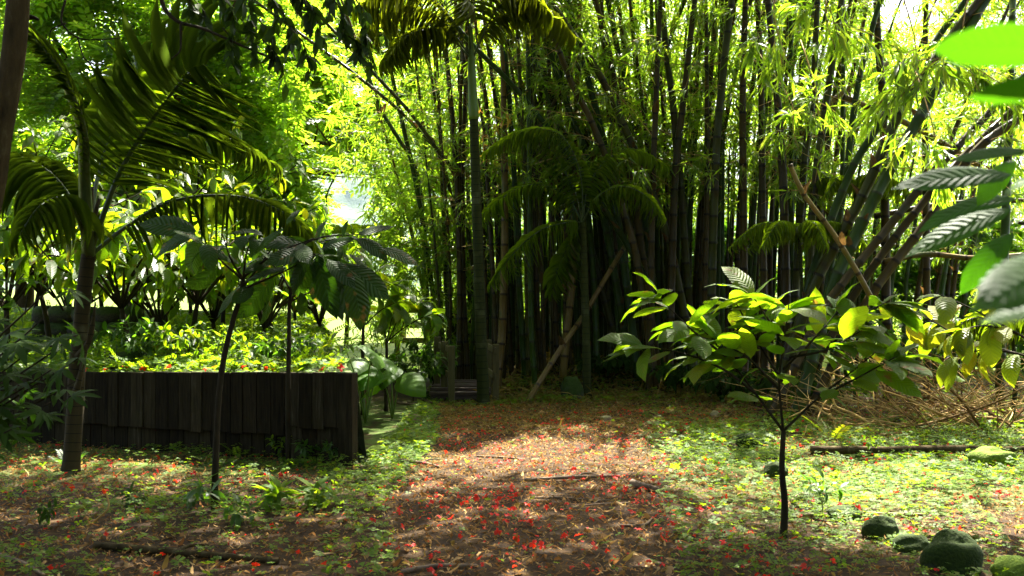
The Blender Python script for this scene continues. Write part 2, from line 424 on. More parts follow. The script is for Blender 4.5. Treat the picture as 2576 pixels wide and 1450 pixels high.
M['moss_stone'] = mossy('moss_stone', ((.05, .045, .03), (.11, .10, .08)), ((.07, .12, .010), (.15, .21, .02)), .45)
M['moss_dark'] = mossy('moss_dark', ((.035, .035, .025), (.08, .075, .06)), ((.014, .026, .003), (.032, .052, .005)), .5)
M['tan_stone'] = mossy('tan_stone', ((.22, .14, .075), (.34, .24, .14)), ((.16, .15, .06), (.24, .2, .09)), -.25)
M['grey_stone'] = mossy('grey_stone', ((.10, .09, .08), (.22, .20, .18)), ((.05, .08, .015), (.10, .14, .03)), .05)
M['wall_stone'] = mossy('wall_stone', ((.022, .02, .014), (.06, .052, .038)), ((.02, .035, .008), (.04, .06, .012)), 0)
M['soil'] = solid('soil', [(.25, (.012, .006, .002)), (.5, (.028, .015, .005)), (.62, (.060, .033, .010)), (.75, (.12, .07, .025))], 9, .95, 1.0, detail=10, spec=.15)
M['bank_soil'] = solid('bank_soil', [(.3, (.03, .035, .01)), (.55, (.06, .085, .015)), (.75, (.12, .17, .025))], 3, .95, .8, detail=9)
M['hill_green'] = solid('hill_green', [(.3, (.025, .05, .015)), (.7, (.06, .10, .025))], .02, .9, 1.0, detail=10, bdist=6)
M['petal_core'] = M['petal']

# ------------------------------------------------------------------ camera, light, sky
cam = bpy.data.cameras.new('camera'); co = bpy.data.objects.new('camera', cam); COL.objects.link(co)
cam.sensor_width = 36; cam.lens = 35.0; cam.clip_end = 6000; cam.clip_start = .05
co.location = (0, 0, H); co.rotation_euler = (math.radians(90), 0, 0)
cam.dof.use_dof = True; cam.dof.focus_distance = 11.0; cam.dof.aperture_fstop = 6.0
sc.camera = co

w = bpy.data.worlds.new('World'); sc.world = w; w.use_nodes = True
nt = w.node_tree; nt.nodes.clear()
sky = nt.nodes.new('ShaderNodeTexSky'); sky.sky_type = 'NISHITA'; sky.sun_disc = False
sky.sun_elevation = ELEV; sky.sun_rotation = -AZ; sky.air_density = .6; sky.dust_density = 6.0; sky.ozone_density = .4
bg = nt.nodes.new('ShaderNodeBackground'); bg.inputs[1].default_value = .07
wo = nt.nodes.new('ShaderNodeOutputWorld'); nt.links.new(sky.outputs[0], bg.inputs[0]); nt.links.new(bg.outputs[0], wo.inputs[0])
sl = bpy.data.lights.new('sun', 'SUN'); sl.energy = 5.0; sl.angle = math.radians(.53); sl.color = (1.0, .95, .84)
so = bpy.data.objects.new('sun', sl); COL.objects.link(so)
so.rotation_euler = Vector([float(c) for c in SUN]).to_track_quat('Z', 'Y').to_euler()
sc.view_settings.view_transform = 'Standard'; sc.view_settings.look = 'None'
sc.view_settings.exposure = 3.35; sc.view_settings.gamma = 1
sc.render.engine = 'CYCLES'
cy = sc.cycles
cy.max_bounces = 9; cy.diffuse_bounces = 7; cy.glossy_bounces = 2; cy.transmission_bounces = 5; cy.transparent_max_bounces = 4
cy.volume_bounces = 0
cy.use_denoising = True
sc.render.filter_size = 1.0
cy.sample_clamp_indirect = 6
cy.caustics_reflective = False; cy.caustics_refractive = False

# sun patches made by leaving out leaves along the sun's rays: point on the ground line, radii, strength
GAPS = []


def gap(p, rx, ry, s=1.0):
    g = np.asarray(p) - SUN * (p[2] / SUN[2])
    GAPS.append((g[0], g[1], rx, ry, s))


gap(G(1400, 1130), .65, .4); gap(G(1580, 1140), .7, .38); gap(G(1640, 1185), .4, .25, .8); gap(G(1330, 1110), .3, .3, .7)
gap(G(2330, 1300), .85, .55); gap(G(2520, 1330), .5, .35); gap(G(2350, 1240), .8, .45, .9); gap(G(2100, 1210), .5, .4, .7)
gap(G(2050, 1120), .9, .5, .5); gap(G(2400, 1110), 1.1, .4, .4); gap(G(1800, 1230), .4, .3, .7)
gap(G(700, 1185), .25, .3, .9); gap(G(760, 1265), .25, .2, .9); gap(G(330, 1165), .5, .3, .8); gap(G(60, 1140), .4, .3, .6)
gap(G(980, 1110), .5, .6, .6); gap(G(1040, 1040), .5, .6, .4); gap(G(2350, 1085, .3), 1.2, .5, .45)
gap(W(2400, 780, 6.6), .6, .35, .95); gap(W(1900, 760, 6.0), .5, .4, .55); gap(W(1700, 860, 6.0), .3, .3, .5)
gap(np.array([-2.4, 10.5, .72]), 2.2, .8, .3); gap(np.array([-4.5, 12.5, 1.6]), 2.8, 1.3, .5); gap(np.array([-3.0, 14.5, 2.2]), 2.2, 1.2, .7); gap(np.array([-1.6, 12.0, 1.3]), 1.1, 1.2, .8)
gap(W(2500, 130, .75), .55, .5, 1.0); gap(np.array([-3.6, 11.2, 1.2]), 1.5, .8, .4)


def open_sky(p):
    """True where a leaf at p would close one of the gaps."""
    p = np.asarray(p); g = p - SUN * (p[:, 2:3] / SUN[2])
    hit = np.zeros(len(p), bool)
    for x, y, rx, ry, s in GAPS:
        d = np.sqrt(((g[:, 0] - x) / rx) ** 2 + ((g[:, 1] - y) / ry) ** 2)
        hit |= R.random(len(p)) < s * (1 - sstep(.85, 1.2, d))
    return hit


# ------------------------------------------------------------------ ground, terrace, hills
def axis(lo, a, b, hi, step):
    fine = np.arange(a, b, step)
    left = a - np.geomspace(step, a - lo, 26)[::-1]; right = b + np.geomspace(step, hi - b, 26)
    return np.concatenate([left, fine, right])


gx = axis(-2800, -8, 8, 2800, .1); gy = axis(-300, 2.5, 18, 3200, .1)
X, Y = np.meshgrid(gx, gy)
Z = gz(X, Y)
n1, n2 = len(gx), len(gy)
idx = np.arange(n1 * n2).reshape(n2, n1)
q = np.stack([idx[:-1, :-1], idx[:-1, 1:], idx[1:, 1:], idx[1:, :-1]], -1)
gr = MB().add(np.stack([X, Y, Z], -1), q).build('ground', M['soil'])
nt_ = M['soil'].node_tree; pbn = [n for n in nt_.nodes if n.type == 'BSDF_PRINCIPLED'][0]; old = pbn.inputs['Base Color'].links[0].from_socket
ge = nt_.nodes.new('ShaderNodeNewGeometry'); se = nt_.nodes.new('ShaderNodeSeparateXYZ'); nt_.links.new(ge.outputs['Position'], se.inputs[0])
mr = nt_.nodes.new('ShaderNodeMapRange'); mr.inputs[1].default_value = 15.5; mr.inputs[2].default_value = 17.5; nt_.links.new(se.outputs[1], mr.inputs[0])
n9 = nt_.nodes.new('ShaderNodeTexNoise'); n9.inputs['Scale'].default_value = 5; n9.inputs['Detail'].default_value = 8; nt_.links.new(ge.outputs['Position'], n9.inputs['Vector'])
gc = ramp(nt_, n9.outputs[0], [(.3, (.04, .06, .006)), (.55, (.09, .13, .012)), (.75, (.16, .2, .02))])
mg = nt_.nodes.new('ShaderNodeMix'); mg.data_type = 'RGBA'; nt_.links.new(mr.outputs[0], mg.inputs[0]); nt_.links.new(old, mg.inputs[6]); nt_.links.new(gc, mg.inputs[7]); nt_.links.new(mg.outputs[2], pbn.inputs['Base Color'])
def gmath(op, a, b):
    m_ = nt_.nodes.new('ShaderNodeMath'); m_.operation = op
    for i_, x_ in enumerate((a, b)):
        if isinstance(x_, (int, float)): m_.inputs[i_].default_value = x_
        else: nt_.links.new(x_, m_.inputs[i_])
    return m_.outputs[0]
def gramp(src, a, b):
    m_ = nt_.nodes.new('ShaderNodeMapRange'); m_.inputs[1].default_value = a; m_.inputs[2].default_value = b; nt_.links.new(src, m_.inputs[0]); return m_.outputs[0]
right = gmath('MULTIPLY', gramp(se.outputs[0], 1.1, 1.9), gmath('MULTIPLY', gramp(se.outputs[1], 6.6, 7.4), gramp(se.outputs[1], 11.6, 10.8)))
left = gmath('MULTIPLY', gramp(se.outputs[0], -.55, -.95), gmath('MULTIPLY', gramp(se.outputs[1], 7.6, 8.4), gramp(se.outputs[1], 14.0, 12.5)))
nz_ = gramp(n9.outputs[0], .36, .52)
moss_f = gmath('MULTIPLY', gmath('MAXIMUM', right, left), nz_)
mg2 = nt_.nodes.new('ShaderNodeMix'); mg2.data_type = 'RGBA'; nt_.links.new(moss_f, mg2.inputs[0]); nt_.links.new(mg.outputs[2], mg2.inputs[6]); mg2.inputs[7].default_value = (.045, .075, .008, 1); nt_.links.new(mg2.outputs[2], pbn.inputs['Base Color'])
tag(gr, 'dark leaf-strewn earth of the woodland clearing', 'ground', kind='structure')

# raised bed behind the board wall
WA, WB = np.array([-1.34, 8.44]), np.array([-6.6, 10.45])


def wall_pt(t):
    return WA * (1 - t) + WB * t


TZ = .70
E0, E1 = np.array([-1.40, 8.56]), np.array([-3.4, 17.5])


def in_terrace(x, y):
    f = WA + (WB - WA) * 1.0
    n = np.array([-(WB - WA)[1], (WB - WA)[0]])           # pointing forwards of the wall
    s1 = ((x - WA[0]) * n[0] + (y - WA[1]) * n[1]) < -.06
    m = np.array([(E1 - E0)[1], -(E1 - E0)[0]])
    s2 = ((x - E0[0]) * m[0] + (y - E0[1]) * m[1]) < 0
    return s1 & s2


def tz(x, y):
    return .752 - .029 * np.clip((-1.34 - x) / .934, -1, 6) * (1 - sstep(10, 13, y)) + .02 * vnoise(x, y, 1.6, 9) + .10 * sstep(10.5, 14, y) + .25 * sstep(12.5, 20, y)


tmb = MB()
nu, nv = 70, 60
U, V = np.meshgrid(np.linspace(0, 1, nu), np.linspace(0, 1, nv))
f0 = wall_pt(U.ravel()[:, None] * 1.6)
back = np.stack([E1[0] + (-14 - E1[0]) * U.ravel(), np.full(U.size, 24.0)], -1)
mid = E0 + (E1 - E0) * 0
side = E0[None] + (E1 - E0)[None] * (V.ravel()[:, None] * 1.0)
P = f0 + (np.array([0, .07])) * 1
end = np.stack([E1[0] - U.ravel() * 14, np.full(U.size, 17.5 + U.ravel() * 6)], -1)
P = P * (1 - V.ravel()[:, None]) + end * V.ravel()[:, None]
Zt = np.where(True, tz(P[:, 0], P[:, 1]), 0)
idx = np.arange(nu * nv).reshape(nv, nu)
q = np.stack([idx[:-1, :-1], idx[:-1, 1:], idx[1:, 1:], idx[1:, :-1]], -1)
tv = np.column_stack([P, Zt])
tmb.add(tv, q)
# its right-hand slope down to the clearing
ed = tv.reshape(nv, nu, 3)[:, 0]
lo = ed.copy(); lo[:, 0] += .12; lo[:, 2] = -.1
k = np.arange(nv - 1)
tmb.add(np.concatenate([ed, lo]), np.stack([k, k + 1, nv + k + 1, nv + k], -1))
te = tmb.build('terrace', M['bank_soil'])
tag(te, 'raised planted earth bed held back by the dark board wall', 'terrace', kind='structure')

hx = np.linspace(-2600, 900, 170); hy = np.linspace(1500, 3000, 70)
X, Y = np.meshgrid(hx, hy)
ridge = 430 + 90 * np.sin(X / 430 + 1.0) + 60 * vnoise(X, Y, .005, 21) - .25 * (X + 500)
Z = ridge * sstep(1500, 2500, Y) + 16 * vnoise(X, Y, .03, 22) * sstep(1500, 1700, Y) + 9 * R.normal(0, 1, X.shape) * sstep(1500, 1600, Y) - 4
idx = np.arange(X.size).reshape(X.shape)
q = np.stack([idx[:-1, :-1], idx[:-1, 1:], idx[1:, 1:], idx[1:, :-1]], -1)
hl = MB().add(np.stack([X, Y, Z], -1), q).build('hills', M['hill_green'])
tag(hl, 'hazy wooded mountainside seen through the gap in the leaves', 'hills', kind='structure')

# ------------------------------------------------------------------ board wall
wd = nrm((WB - WA)[None])[0]; wn = np.array([wd[1], -wd[0]])     # along, and towards the viewer
if wn[1] > 0: wn = -wn
AX = np.array([[wd[0], wd[1], 0], [wn[0], wn[1], 0], [0, 0, 1.0]])
LW = np.linalg.norm(WB - WA)
wl = thing('board_wall', 'low dark weathered board wall holding up the raised bed', 'wall', (*WA, 0))
up, lw = MB(), MB()
s = .10
while s < LW:
    wdt = R.uniform(.115, .165)
    p = WA + wd * (s + wdt / 2)
    top = .787 - .029 * s + R.normal(0, .0015); bot = .215 + R.normal(0, .006)
    if s < .55: bot = .30 + R.normal(0, .01)
    off = R.normal(0, .004)
    box(up, (p[0] + wn[0] * (.045 + off), p[1] + wn[1] * (.045 + off), (top + bot) / 2), (wdt - .008, .028, top - bot), AX)
    s += wdt
s = .06
while s < LW:
    wdt = R.uniform(.12, .17); p = WA + wd * (s + wdt / 2)
    box(lw, (p[0] + wn[0] * .008, p[1] + wn[1] * .008, .16), (wdt - .010, .026, .52), AX)
    s += wdt
up.build('upper_boards', M['board'], wl, False); lw.build('lower_boards', M['board'], wl, False)
cp = MB(); box(cp, (WA[0] - .045, WA[1] - .03, .385), (.13, .10, .80), AX); cp.build('corner_post', M['board'], wl, False)
ck = MB(); p = WA + wd * (LW / 2); box(ck, (p[0] - wn[0] * .03, p[1] - wn[1] * .03, .29), (LW, .03, .58), AX); ck.build('backing_board', M['board'], wl, False)


# ------------------------------------------------------------------ generic plants
def drop_gaps(P, *arr):
    k = ~open_sky(P)
    return (P[k],) + tuple(a[k] for a in arr)


def stems(mb, paths, r0, r1, k=6):
    for p in paths:
        P = spl(p, max(4, len(p) * 4)); tube(mb, P, np.linspace(r0, r1, len(P)), k)


BIG = [T_big(.42, .3, d, .012, i) for i, d in enumerate((.35, .8, 1.3, 1.8))]
BIGL = [(v[np.r_[0:len(v)]], q, u) for v, q, u in [T_strip([0, .12, .4, .75, 1], np.array([.03, .6, 1, .7, .02]) * .37, .3, d, .01, i) for i, d in enumerate((.4, .9, 1.5))]]


def whorl_leaves(mb, paths, n, L, droop=.35, t0=.35, tm=BIG, out=.9, flat=1.0):
    """n leaves along every branch, standing off it and hanging a little."""
    for p in paths:
        P = spl(p, 30); T = nrm(np.gradient(P, axis=0))
        t = np.sort(np.concatenate([R.uniform(t0, 1, n - n // 3), R.uniform(.93, 1, n // 3)])); i = (t * 29).astype(int)
        pos, tg = P[i], T[i]
        a = np.arange(n) * 2.4 + R.uniform(0, 6)
        ref = nrm(np.cross(tg, np.array([.1, .2, 1.0]))); ref2 = np.cross(tg, ref)
        rad = np.cos(a)[:, None] * ref + np.sin(a)[:, None] * ref2
        rad = rad * [1, 1, flat]
        d = rad * out + tg * [1, 1, flat] * (.5 + .5 * t[:, None]) + np.array([0, 0, -droop]) + R.normal(0, .15, (n, 3))
        ln = L * R.uniform(.65, 1.15, n)
        ch = R.integers(0, len(tm), n)
        for c in range(len(tm)):
            m = ch == c
            if m.any(): leaves(mb, tm[c], pos[m], d[m], ln[m], np.array([0, 0, 1.0]) + R.normal(0, .25, (m.sum(), 3)), R.uniform(.85, 1.15, m.sum()))


def random_bush(name, label, cat, base, h, spread, nb, nl, L, mat, bark, group=None, r=.02, t0=.3, tm=BIGL, forks=1, droop=.4, low=.35):
    base = np.asarray(base, float)
    o = thing(name, label, cat, base, group)
    tr, lf = MB(), MB()
    lean = R.normal(0, .06, 2)
    topz = h * low
    fork = base + [lean[0] * h, lean[1] * h, topz]
    tube(tr, spl([base - [0, 0, .05], base + [lean[0] * h * .4, lean[1] * h * .4, topz * .5], fork], 8), np.linspace(r, r * .75, 8), 7, wob=.05)
    paths = []
    for i in range(nb):
        a = 2 * math.pi * i / nb + R.uniform(-.4, .4); e = R.uniform(.45, 1.0)
        tip = fork + [math.cos(a) * spread * e, math.sin(a) * spread * e, (h - topz) * R.uniform(.45, 1.0)]
        mid = fork * .5 + tip * .5 + [0, 0, .12 * h]
        paths.append(np.array([fork, mid, tip]))
        for f in range(forks):
            a2 = a + R.uniform(-1, 1); s0 = fork * .45 + mid * .55
            paths.append(np.array([s0, s0 * .5 + (tip + [0, 0, 0]) * .5, tip * .6 + s0 * .4 + [math.cos(a2) * spread * .45, math.sin(a2) * spread * .45, R.uniform(-.1, .25) * h]]))
    stems(tr, paths, r * .5, r * .15, 5)
    whorl_leaves(lf, paths, nl, L, droop, t0, tm)
    tr.build('stem', bark, o); lf.build('foliage', mat, o)
    return o


def hero(name, label, cat, base, trunk, paths, Y, n, L, mat, bark, r=.018, group=None, droop=.4, t0=.45, twig=.009, tm=BIG, zj=.25, own=(), flat=1.0):
    """A sapling laid out from the photograph: trunk and branch paths as layout points at the plant's own distance."""
    o = thing(name, label, cat, base, group)
    tr, lf = MB(), MB()
    P = spl([np.asarray(base) - [0, 0, .04]] + [W(x, y, Y) for x, y in trunk], 14)
    tube(tr, P, np.linspace(r * 1.15, r * .7, 14), 9, wob=.04)
    pp = []
    for p in paths:
        dz = R.uniform(-zj, zj)
        pp.append(np.array([W(x, y, Y + dz * i / (len(p) - 1)) for i, (x, y) in enumerate(p)]))
    stems(tr, pp, twig, twig * .4, 6)
    if n: whorl_leaves(lf, pp, n, L, droop, t0, tm, .9, flat)
    for a, b in own:
        y0 = Y + R.uniform(-.25, .2); p0, p1 = W(*a, y0), W(*b, y0 + R.uniform(-.16, .06))
        leaves(lf, BIG[R.integers(0, 2)], p0[None], (p1 - p0)[None] + [0, 0, .06], np.array([np.linalg.norm(p1 - p0) * 1.12]), np.array([[R.normal(0, .5), R.uniform(-.9, -.1), .75]]), np.array([R.uniform(.8, 1.1)]))
    tr.build('stem', bark, o); lf.build('foliage', mat, o)
    return o


# ------------------------------------------------------------------ palms
LF = {}
for dr in (.5, 1.1, 1.8, 2.4):
    st = np.linspace(0, 1, 7)
    LF[dr] = T_strip(st, np.array([.35, .85, 1, .95, .8, .5, .04]), .35, dr)


def frond(name, o, pts, N0, Ll, n, mat, hang=1.1, w=.05, r=.011, sweep=.75, t0=.16, lift=.1, fall=.25):
    if not isinstance(sweep, tuple): sweep = (sweep, sweep)
    P = spl(pts, 48); T = nrm(np.gradient(P, axis=0))
    mb = MB()
    N0 = nrm(np.asarray(N0, float)[None])[0]
    S = nrm(np.cross(T, N0)); Nn = np.cross(S, T)
    for sg in (1, -1):
        t = np.linspace(t0, .985, n) + R.normal(0, .003, n); i = np.clip(t * 47, 0, 47).astype(int)
        pr = (.35 + .65 * np.sin(np.pi * np.clip((t - t0) / (1 - t0) * .85 + .12, 0, 1))) * R.uniform(.92, 1.06, n)
        sw = (sweep[0] if sg > 0 else sweep[1]) + .9 * sstep(.6, 1, t)
        d = S[i] * sg + T[i] * sw[:, None] + Nn[i] * lift + np.array([0, 0, -fall]) + R.normal(0, .05, (n, 3))
        ln = Ll * pr
        keys = list(LF); want = hang * R.uniform(.7, 1.3, n)
        ch = np.argmin(np.abs(want[:, None] - np.array(keys)[None]), 1)
        upv = Nn[i] * .9 + np.array([0, 0, .35]) + R.normal(0, .12, (n, 3))
        for c, k in enumerate(keys):
            m = ch == c
            if m.any(): leaves(mb, LF[k], P[i][m], d[m], ln[m], upv[m], w / np.maximum(ln[m], .05))
    a = mb.build(name, mat, o)
    tb = MB(); tube(tb, P, np.linspace(r * 1.6, r * .35, 48), 6); tb.build('rachis', M['petiole'], a)
    return a


# left palm with the big broad frond
Yp = 8.1
base = G(176, 1192)
pl = thing('young_palm', 'young palm with broad dark fronds in front of the board wall', 'palm', base)
tb = MB()
P = spl([base - [0, 0, .05], W(186, 1080, Yp), W(196, 900, Yp), W(210, 760, Yp), W(222, 640, Yp)], 40)
tube(tb, P, np.interp(np.linspace(0, 1, 40), [0, .1, .5, 1], [.085, .07, .064, .055]), 12, wob=.06)
tb.build('trunk', M['palm_bark'], pl)
tb = MB()
for e in ((232, 470), (205, 480), (250, 500)):
    tube(tb, spl([W(222, 660, Yp), W(225, 600, Yp), W(e[0], e[1], Yp + R.uniform(-.1, .1))], 10), np.linspace(.04, .014, 10), 7)
tb.build('leaf_bases', M['palm_bark'], pl)
for a, b, c in (((196, 900), (228, 850), (240, 760)), ((188, 1000), (206, 930), (232, 800))):
    tb = MB(); tube(tb, spl([W(*a, Yp - .06), W(*b, Yp - .07), W(*c, Yp - .09)], 8), np.linspace(.035, .006, 8), 6); tb.build('old_sheath', M['palm_bark'], pl)
FR = (0, -1, .15)
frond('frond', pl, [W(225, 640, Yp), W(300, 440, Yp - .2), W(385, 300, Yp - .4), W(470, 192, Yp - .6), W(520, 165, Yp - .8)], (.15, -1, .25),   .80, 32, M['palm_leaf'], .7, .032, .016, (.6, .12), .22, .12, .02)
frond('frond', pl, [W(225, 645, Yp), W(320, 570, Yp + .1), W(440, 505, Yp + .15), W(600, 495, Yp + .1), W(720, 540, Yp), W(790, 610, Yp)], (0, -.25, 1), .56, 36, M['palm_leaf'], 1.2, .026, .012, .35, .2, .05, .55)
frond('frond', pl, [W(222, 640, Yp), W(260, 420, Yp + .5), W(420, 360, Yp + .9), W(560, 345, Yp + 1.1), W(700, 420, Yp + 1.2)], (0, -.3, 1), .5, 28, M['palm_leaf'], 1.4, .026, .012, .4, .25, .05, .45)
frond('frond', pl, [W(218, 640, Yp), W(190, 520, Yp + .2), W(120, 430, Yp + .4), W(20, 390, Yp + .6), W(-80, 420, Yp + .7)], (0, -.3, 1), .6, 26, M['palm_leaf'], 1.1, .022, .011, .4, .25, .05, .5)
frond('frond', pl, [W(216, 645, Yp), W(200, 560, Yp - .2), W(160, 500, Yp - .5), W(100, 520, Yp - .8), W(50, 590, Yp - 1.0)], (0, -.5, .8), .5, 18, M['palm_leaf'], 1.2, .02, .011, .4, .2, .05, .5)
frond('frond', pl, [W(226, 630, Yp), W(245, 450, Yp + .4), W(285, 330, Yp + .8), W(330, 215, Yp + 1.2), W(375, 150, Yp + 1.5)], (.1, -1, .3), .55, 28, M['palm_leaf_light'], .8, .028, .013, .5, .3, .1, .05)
# the old frond that arches down from above, folded and banded
frond('frond', pl, [W(224, 640, Yp), W(214, 480, Yp - .3), W(206, 330, Yp - .6), W(160, 200, Yp - .9), W(95, 110, Yp - 1.2), W(50, 60, Yp - 1.4)], (1, .1, .1), .2, 44, M['palm_leaf'], .5, .075, .035, 1.5, .25, .25, .0)

# slender palm in the middle
Yc = 12.95
base = G(1215, 1015)
pc = thing('slender_palm', 'slender palm with ringed lichen-spotted trunk beside the wooden footbridge', 'palm', base)
tb = MB()
P = spl([base - [0, 0, .05], W(1215, 985, Yc), W(1211, 880, Yc), W(1205, 700, Yc), W(1198, 480, Yc), W(1192, 300, Yc)], 60)
tube(tb, P, np.interp(np.linspace(0, 1, 60), [0, .04, .15, .5, 1], [.118, .105, .085, .072, .058]), 14, wob=.02)
tb.build('trunk', M['lichen_bark'], pc)
tb = MB(); P = spl([W(1192, 302, Yc), W(1189, 240, Yc), W(1186, 150, Yc), W(1184, 60, Yc)], 20)
tube(tb, P, np.interp(np.linspace(0, 1, 20), [0, .15, .6, 1], [.062, .070, .05, .022]), 12); tb.build('crownshaft', M['crownshaft'], pc)
cr = W(1186, 145, Yc)
for pts, hg in (([(1186, 150), (1120, 60), (1040, 20), (960, 40), (890, 110)], 1.7), ([(1186, 150), (1130, 90), (1080, 75), (1020, 95), (965, 160)], 1.9),
                ([(1186, 150), (1230, 70), (1300, 20), (1380, 30), (1440, 90)], 1.7), ([(1186, 140), (1190, 20), (1220, -80), (1290, -120), (1370, -90)], 1.5),
                ([(1186, 140), (1170, 10), (1120, -90), (1040, -120), (960, -80)], 1.5), ([(1188, 150), (1240, 40), (1290, -10), (1330, -10), (1375, 30)], 1.9),
                ([(1186, 150), (1150, 70), (1070, -10), (980, -20), (900, 20)], 1.8)):
    dy = R.uniform(-.9, .6)
    frond('frond', pc, [W(x, y, Yc + dy * i / 4) for i, (x, y) in enumerate(pts)], (0, -.25, 1), .66, 34, M['palm_leaf_olive'], hg * .75, .014, .009, .35, .2, .05, .5)

# feathery palm inside the bamboo
Yf = 13.6
base = np.array([(1478 - CX) / F * Yf, Yf, float(gz((1478 - CX) / F * Yf, Yf))])
pf = thing('feathery_palm', 'small feathery palm standing against the bamboo with arching olive fronds', 'palm', base)
tb = MB(); P = spl([base - [0, 0, .05], W(1474, 850, Yf), W(1470, 700, Yf), W(1466, 560, Yf)], 40)
tube(tb, P, np.linspace(.062, .05, 40), 10, wob=.03); tb.build('trunk', M['lichen_bark'], pf)
for pts, hg in (([(1466, 560), (1440, 470), (1370, 360), (1290, 345), (1220, 385)], 1.3), ([(1466, 560), (1420, 490), (1340, 465), (1260, 500), (1195, 560)], 1.6),
                ([(1466, 560), (1430, 560), (1360, 580), (1290, 640), (1238, 715)], 1.3), ([(1466, 560), (1480, 470), (1530, 400), (1600, 380), (1680, 420)], 1.3),
                ([(1466, 560), (1500, 500), (1560, 470), (1620, 490), (1670, 550)], 1.5), ([(1466, 555), (1460, 440), (1420, 350), (1360, 325), (1290, 335)], 1.2),
                ([(1466, 560), (1440, 600), (1420, 640), (1400, 690), (1390, 740)], 1.0)):
    dy = R.uniform(-.8, .2)
    frond('frond', pf, [W(x, y, Yf + dy * i / 4) for i, (x, y) in enumerate(pts)], (0, -.45, .9), .44, 36, M['palm_leaf_light'], hg * .9, .017, .008, .35, .15, .05, .5)

# two small palms low in the right-hand bamboo, and one far on the left
for (px, py, Yy, lab, sz) in ((2010, 600, 12.2, 'small palm with glossy drooping fronds under the broken pale bamboo', 1.0),
                              (2150, 480, 13.0, 'small palm whose single grey frond arches among leaning bamboo culms', .9),
                              (2545, 840, 11.6, 'fine-leaved palm drooping over the twig pile at the edge', 1.0),
                              (870, 610, 24, 'distant round-headed palm below the hazy mountain', 2.0)):
    b = np.array([(px - CX) / F * Yy, Yy, 0.0]); c = W(px, py, Yy)
    o = thing('small_palm', lab, 'palm', b)
    tb = MB(); tube(tb, spl([b - [0, 0, .05], (b + c) / 2 + [.05, 0, 0], c], 24), np.linspace(.03, .02, 24) * sz, 8); tb.build('trunk', M['lichen_bark'], o)
    for i in range(7 if sz < 1.5 else 11):
        a = 2 * math.pi * i / (7 if sz < 1.5 else 11) + .4
        d = np.array([math.cos(a), math.sin(a) * .7, 0]) * sz
        frond('frond', o, [c, c + d * .22 + [0, 0, .16 * sz], c + d * .5 + [0, 0, .16 * sz], c + d * .85 + [0, 0, -.12 * sz]], (0, -.2, 1), .33 * sz, 26, M['palm_leaf_light'], 1.5, .022 * sz, .008 * sz, .4, .15, .05, .5)

# ------------------------------------------------------------------ bamboo
BL = [T_lance(.11, .25, d) for d in (.3, .8, 1.3)]
BD = T_dia(.13, .03, .06)


SHEATH = T_surf([0, .15, .45, .8, 1.0], np.array([.5, .55, .45, .25, .03]), 0, -.5, .9, .03, 8)


def tuft_leaves(mb, C, D, k, L, tm, fan=.75, down=.35):
    n = len(C)
    Ce = np.repeat(C, k, 0); De = np.repeat(D, k, 0)
    d = De + R.normal(0, fan, (n * k, 3)) * np.array([1, 1, .8]) + np.array([0, 0, -down])
    ln = L * R.uniform(.55, 1.2, n * k)
    ch = R.integers(0, len(tm), n * k)
    pos = Ce + R.normal(0, .03, (n * k, 3))
    for c in range(len(tm)):
        m = ch == c
        leaves(mb, tm[c], pos[m], d[m], ln[m])


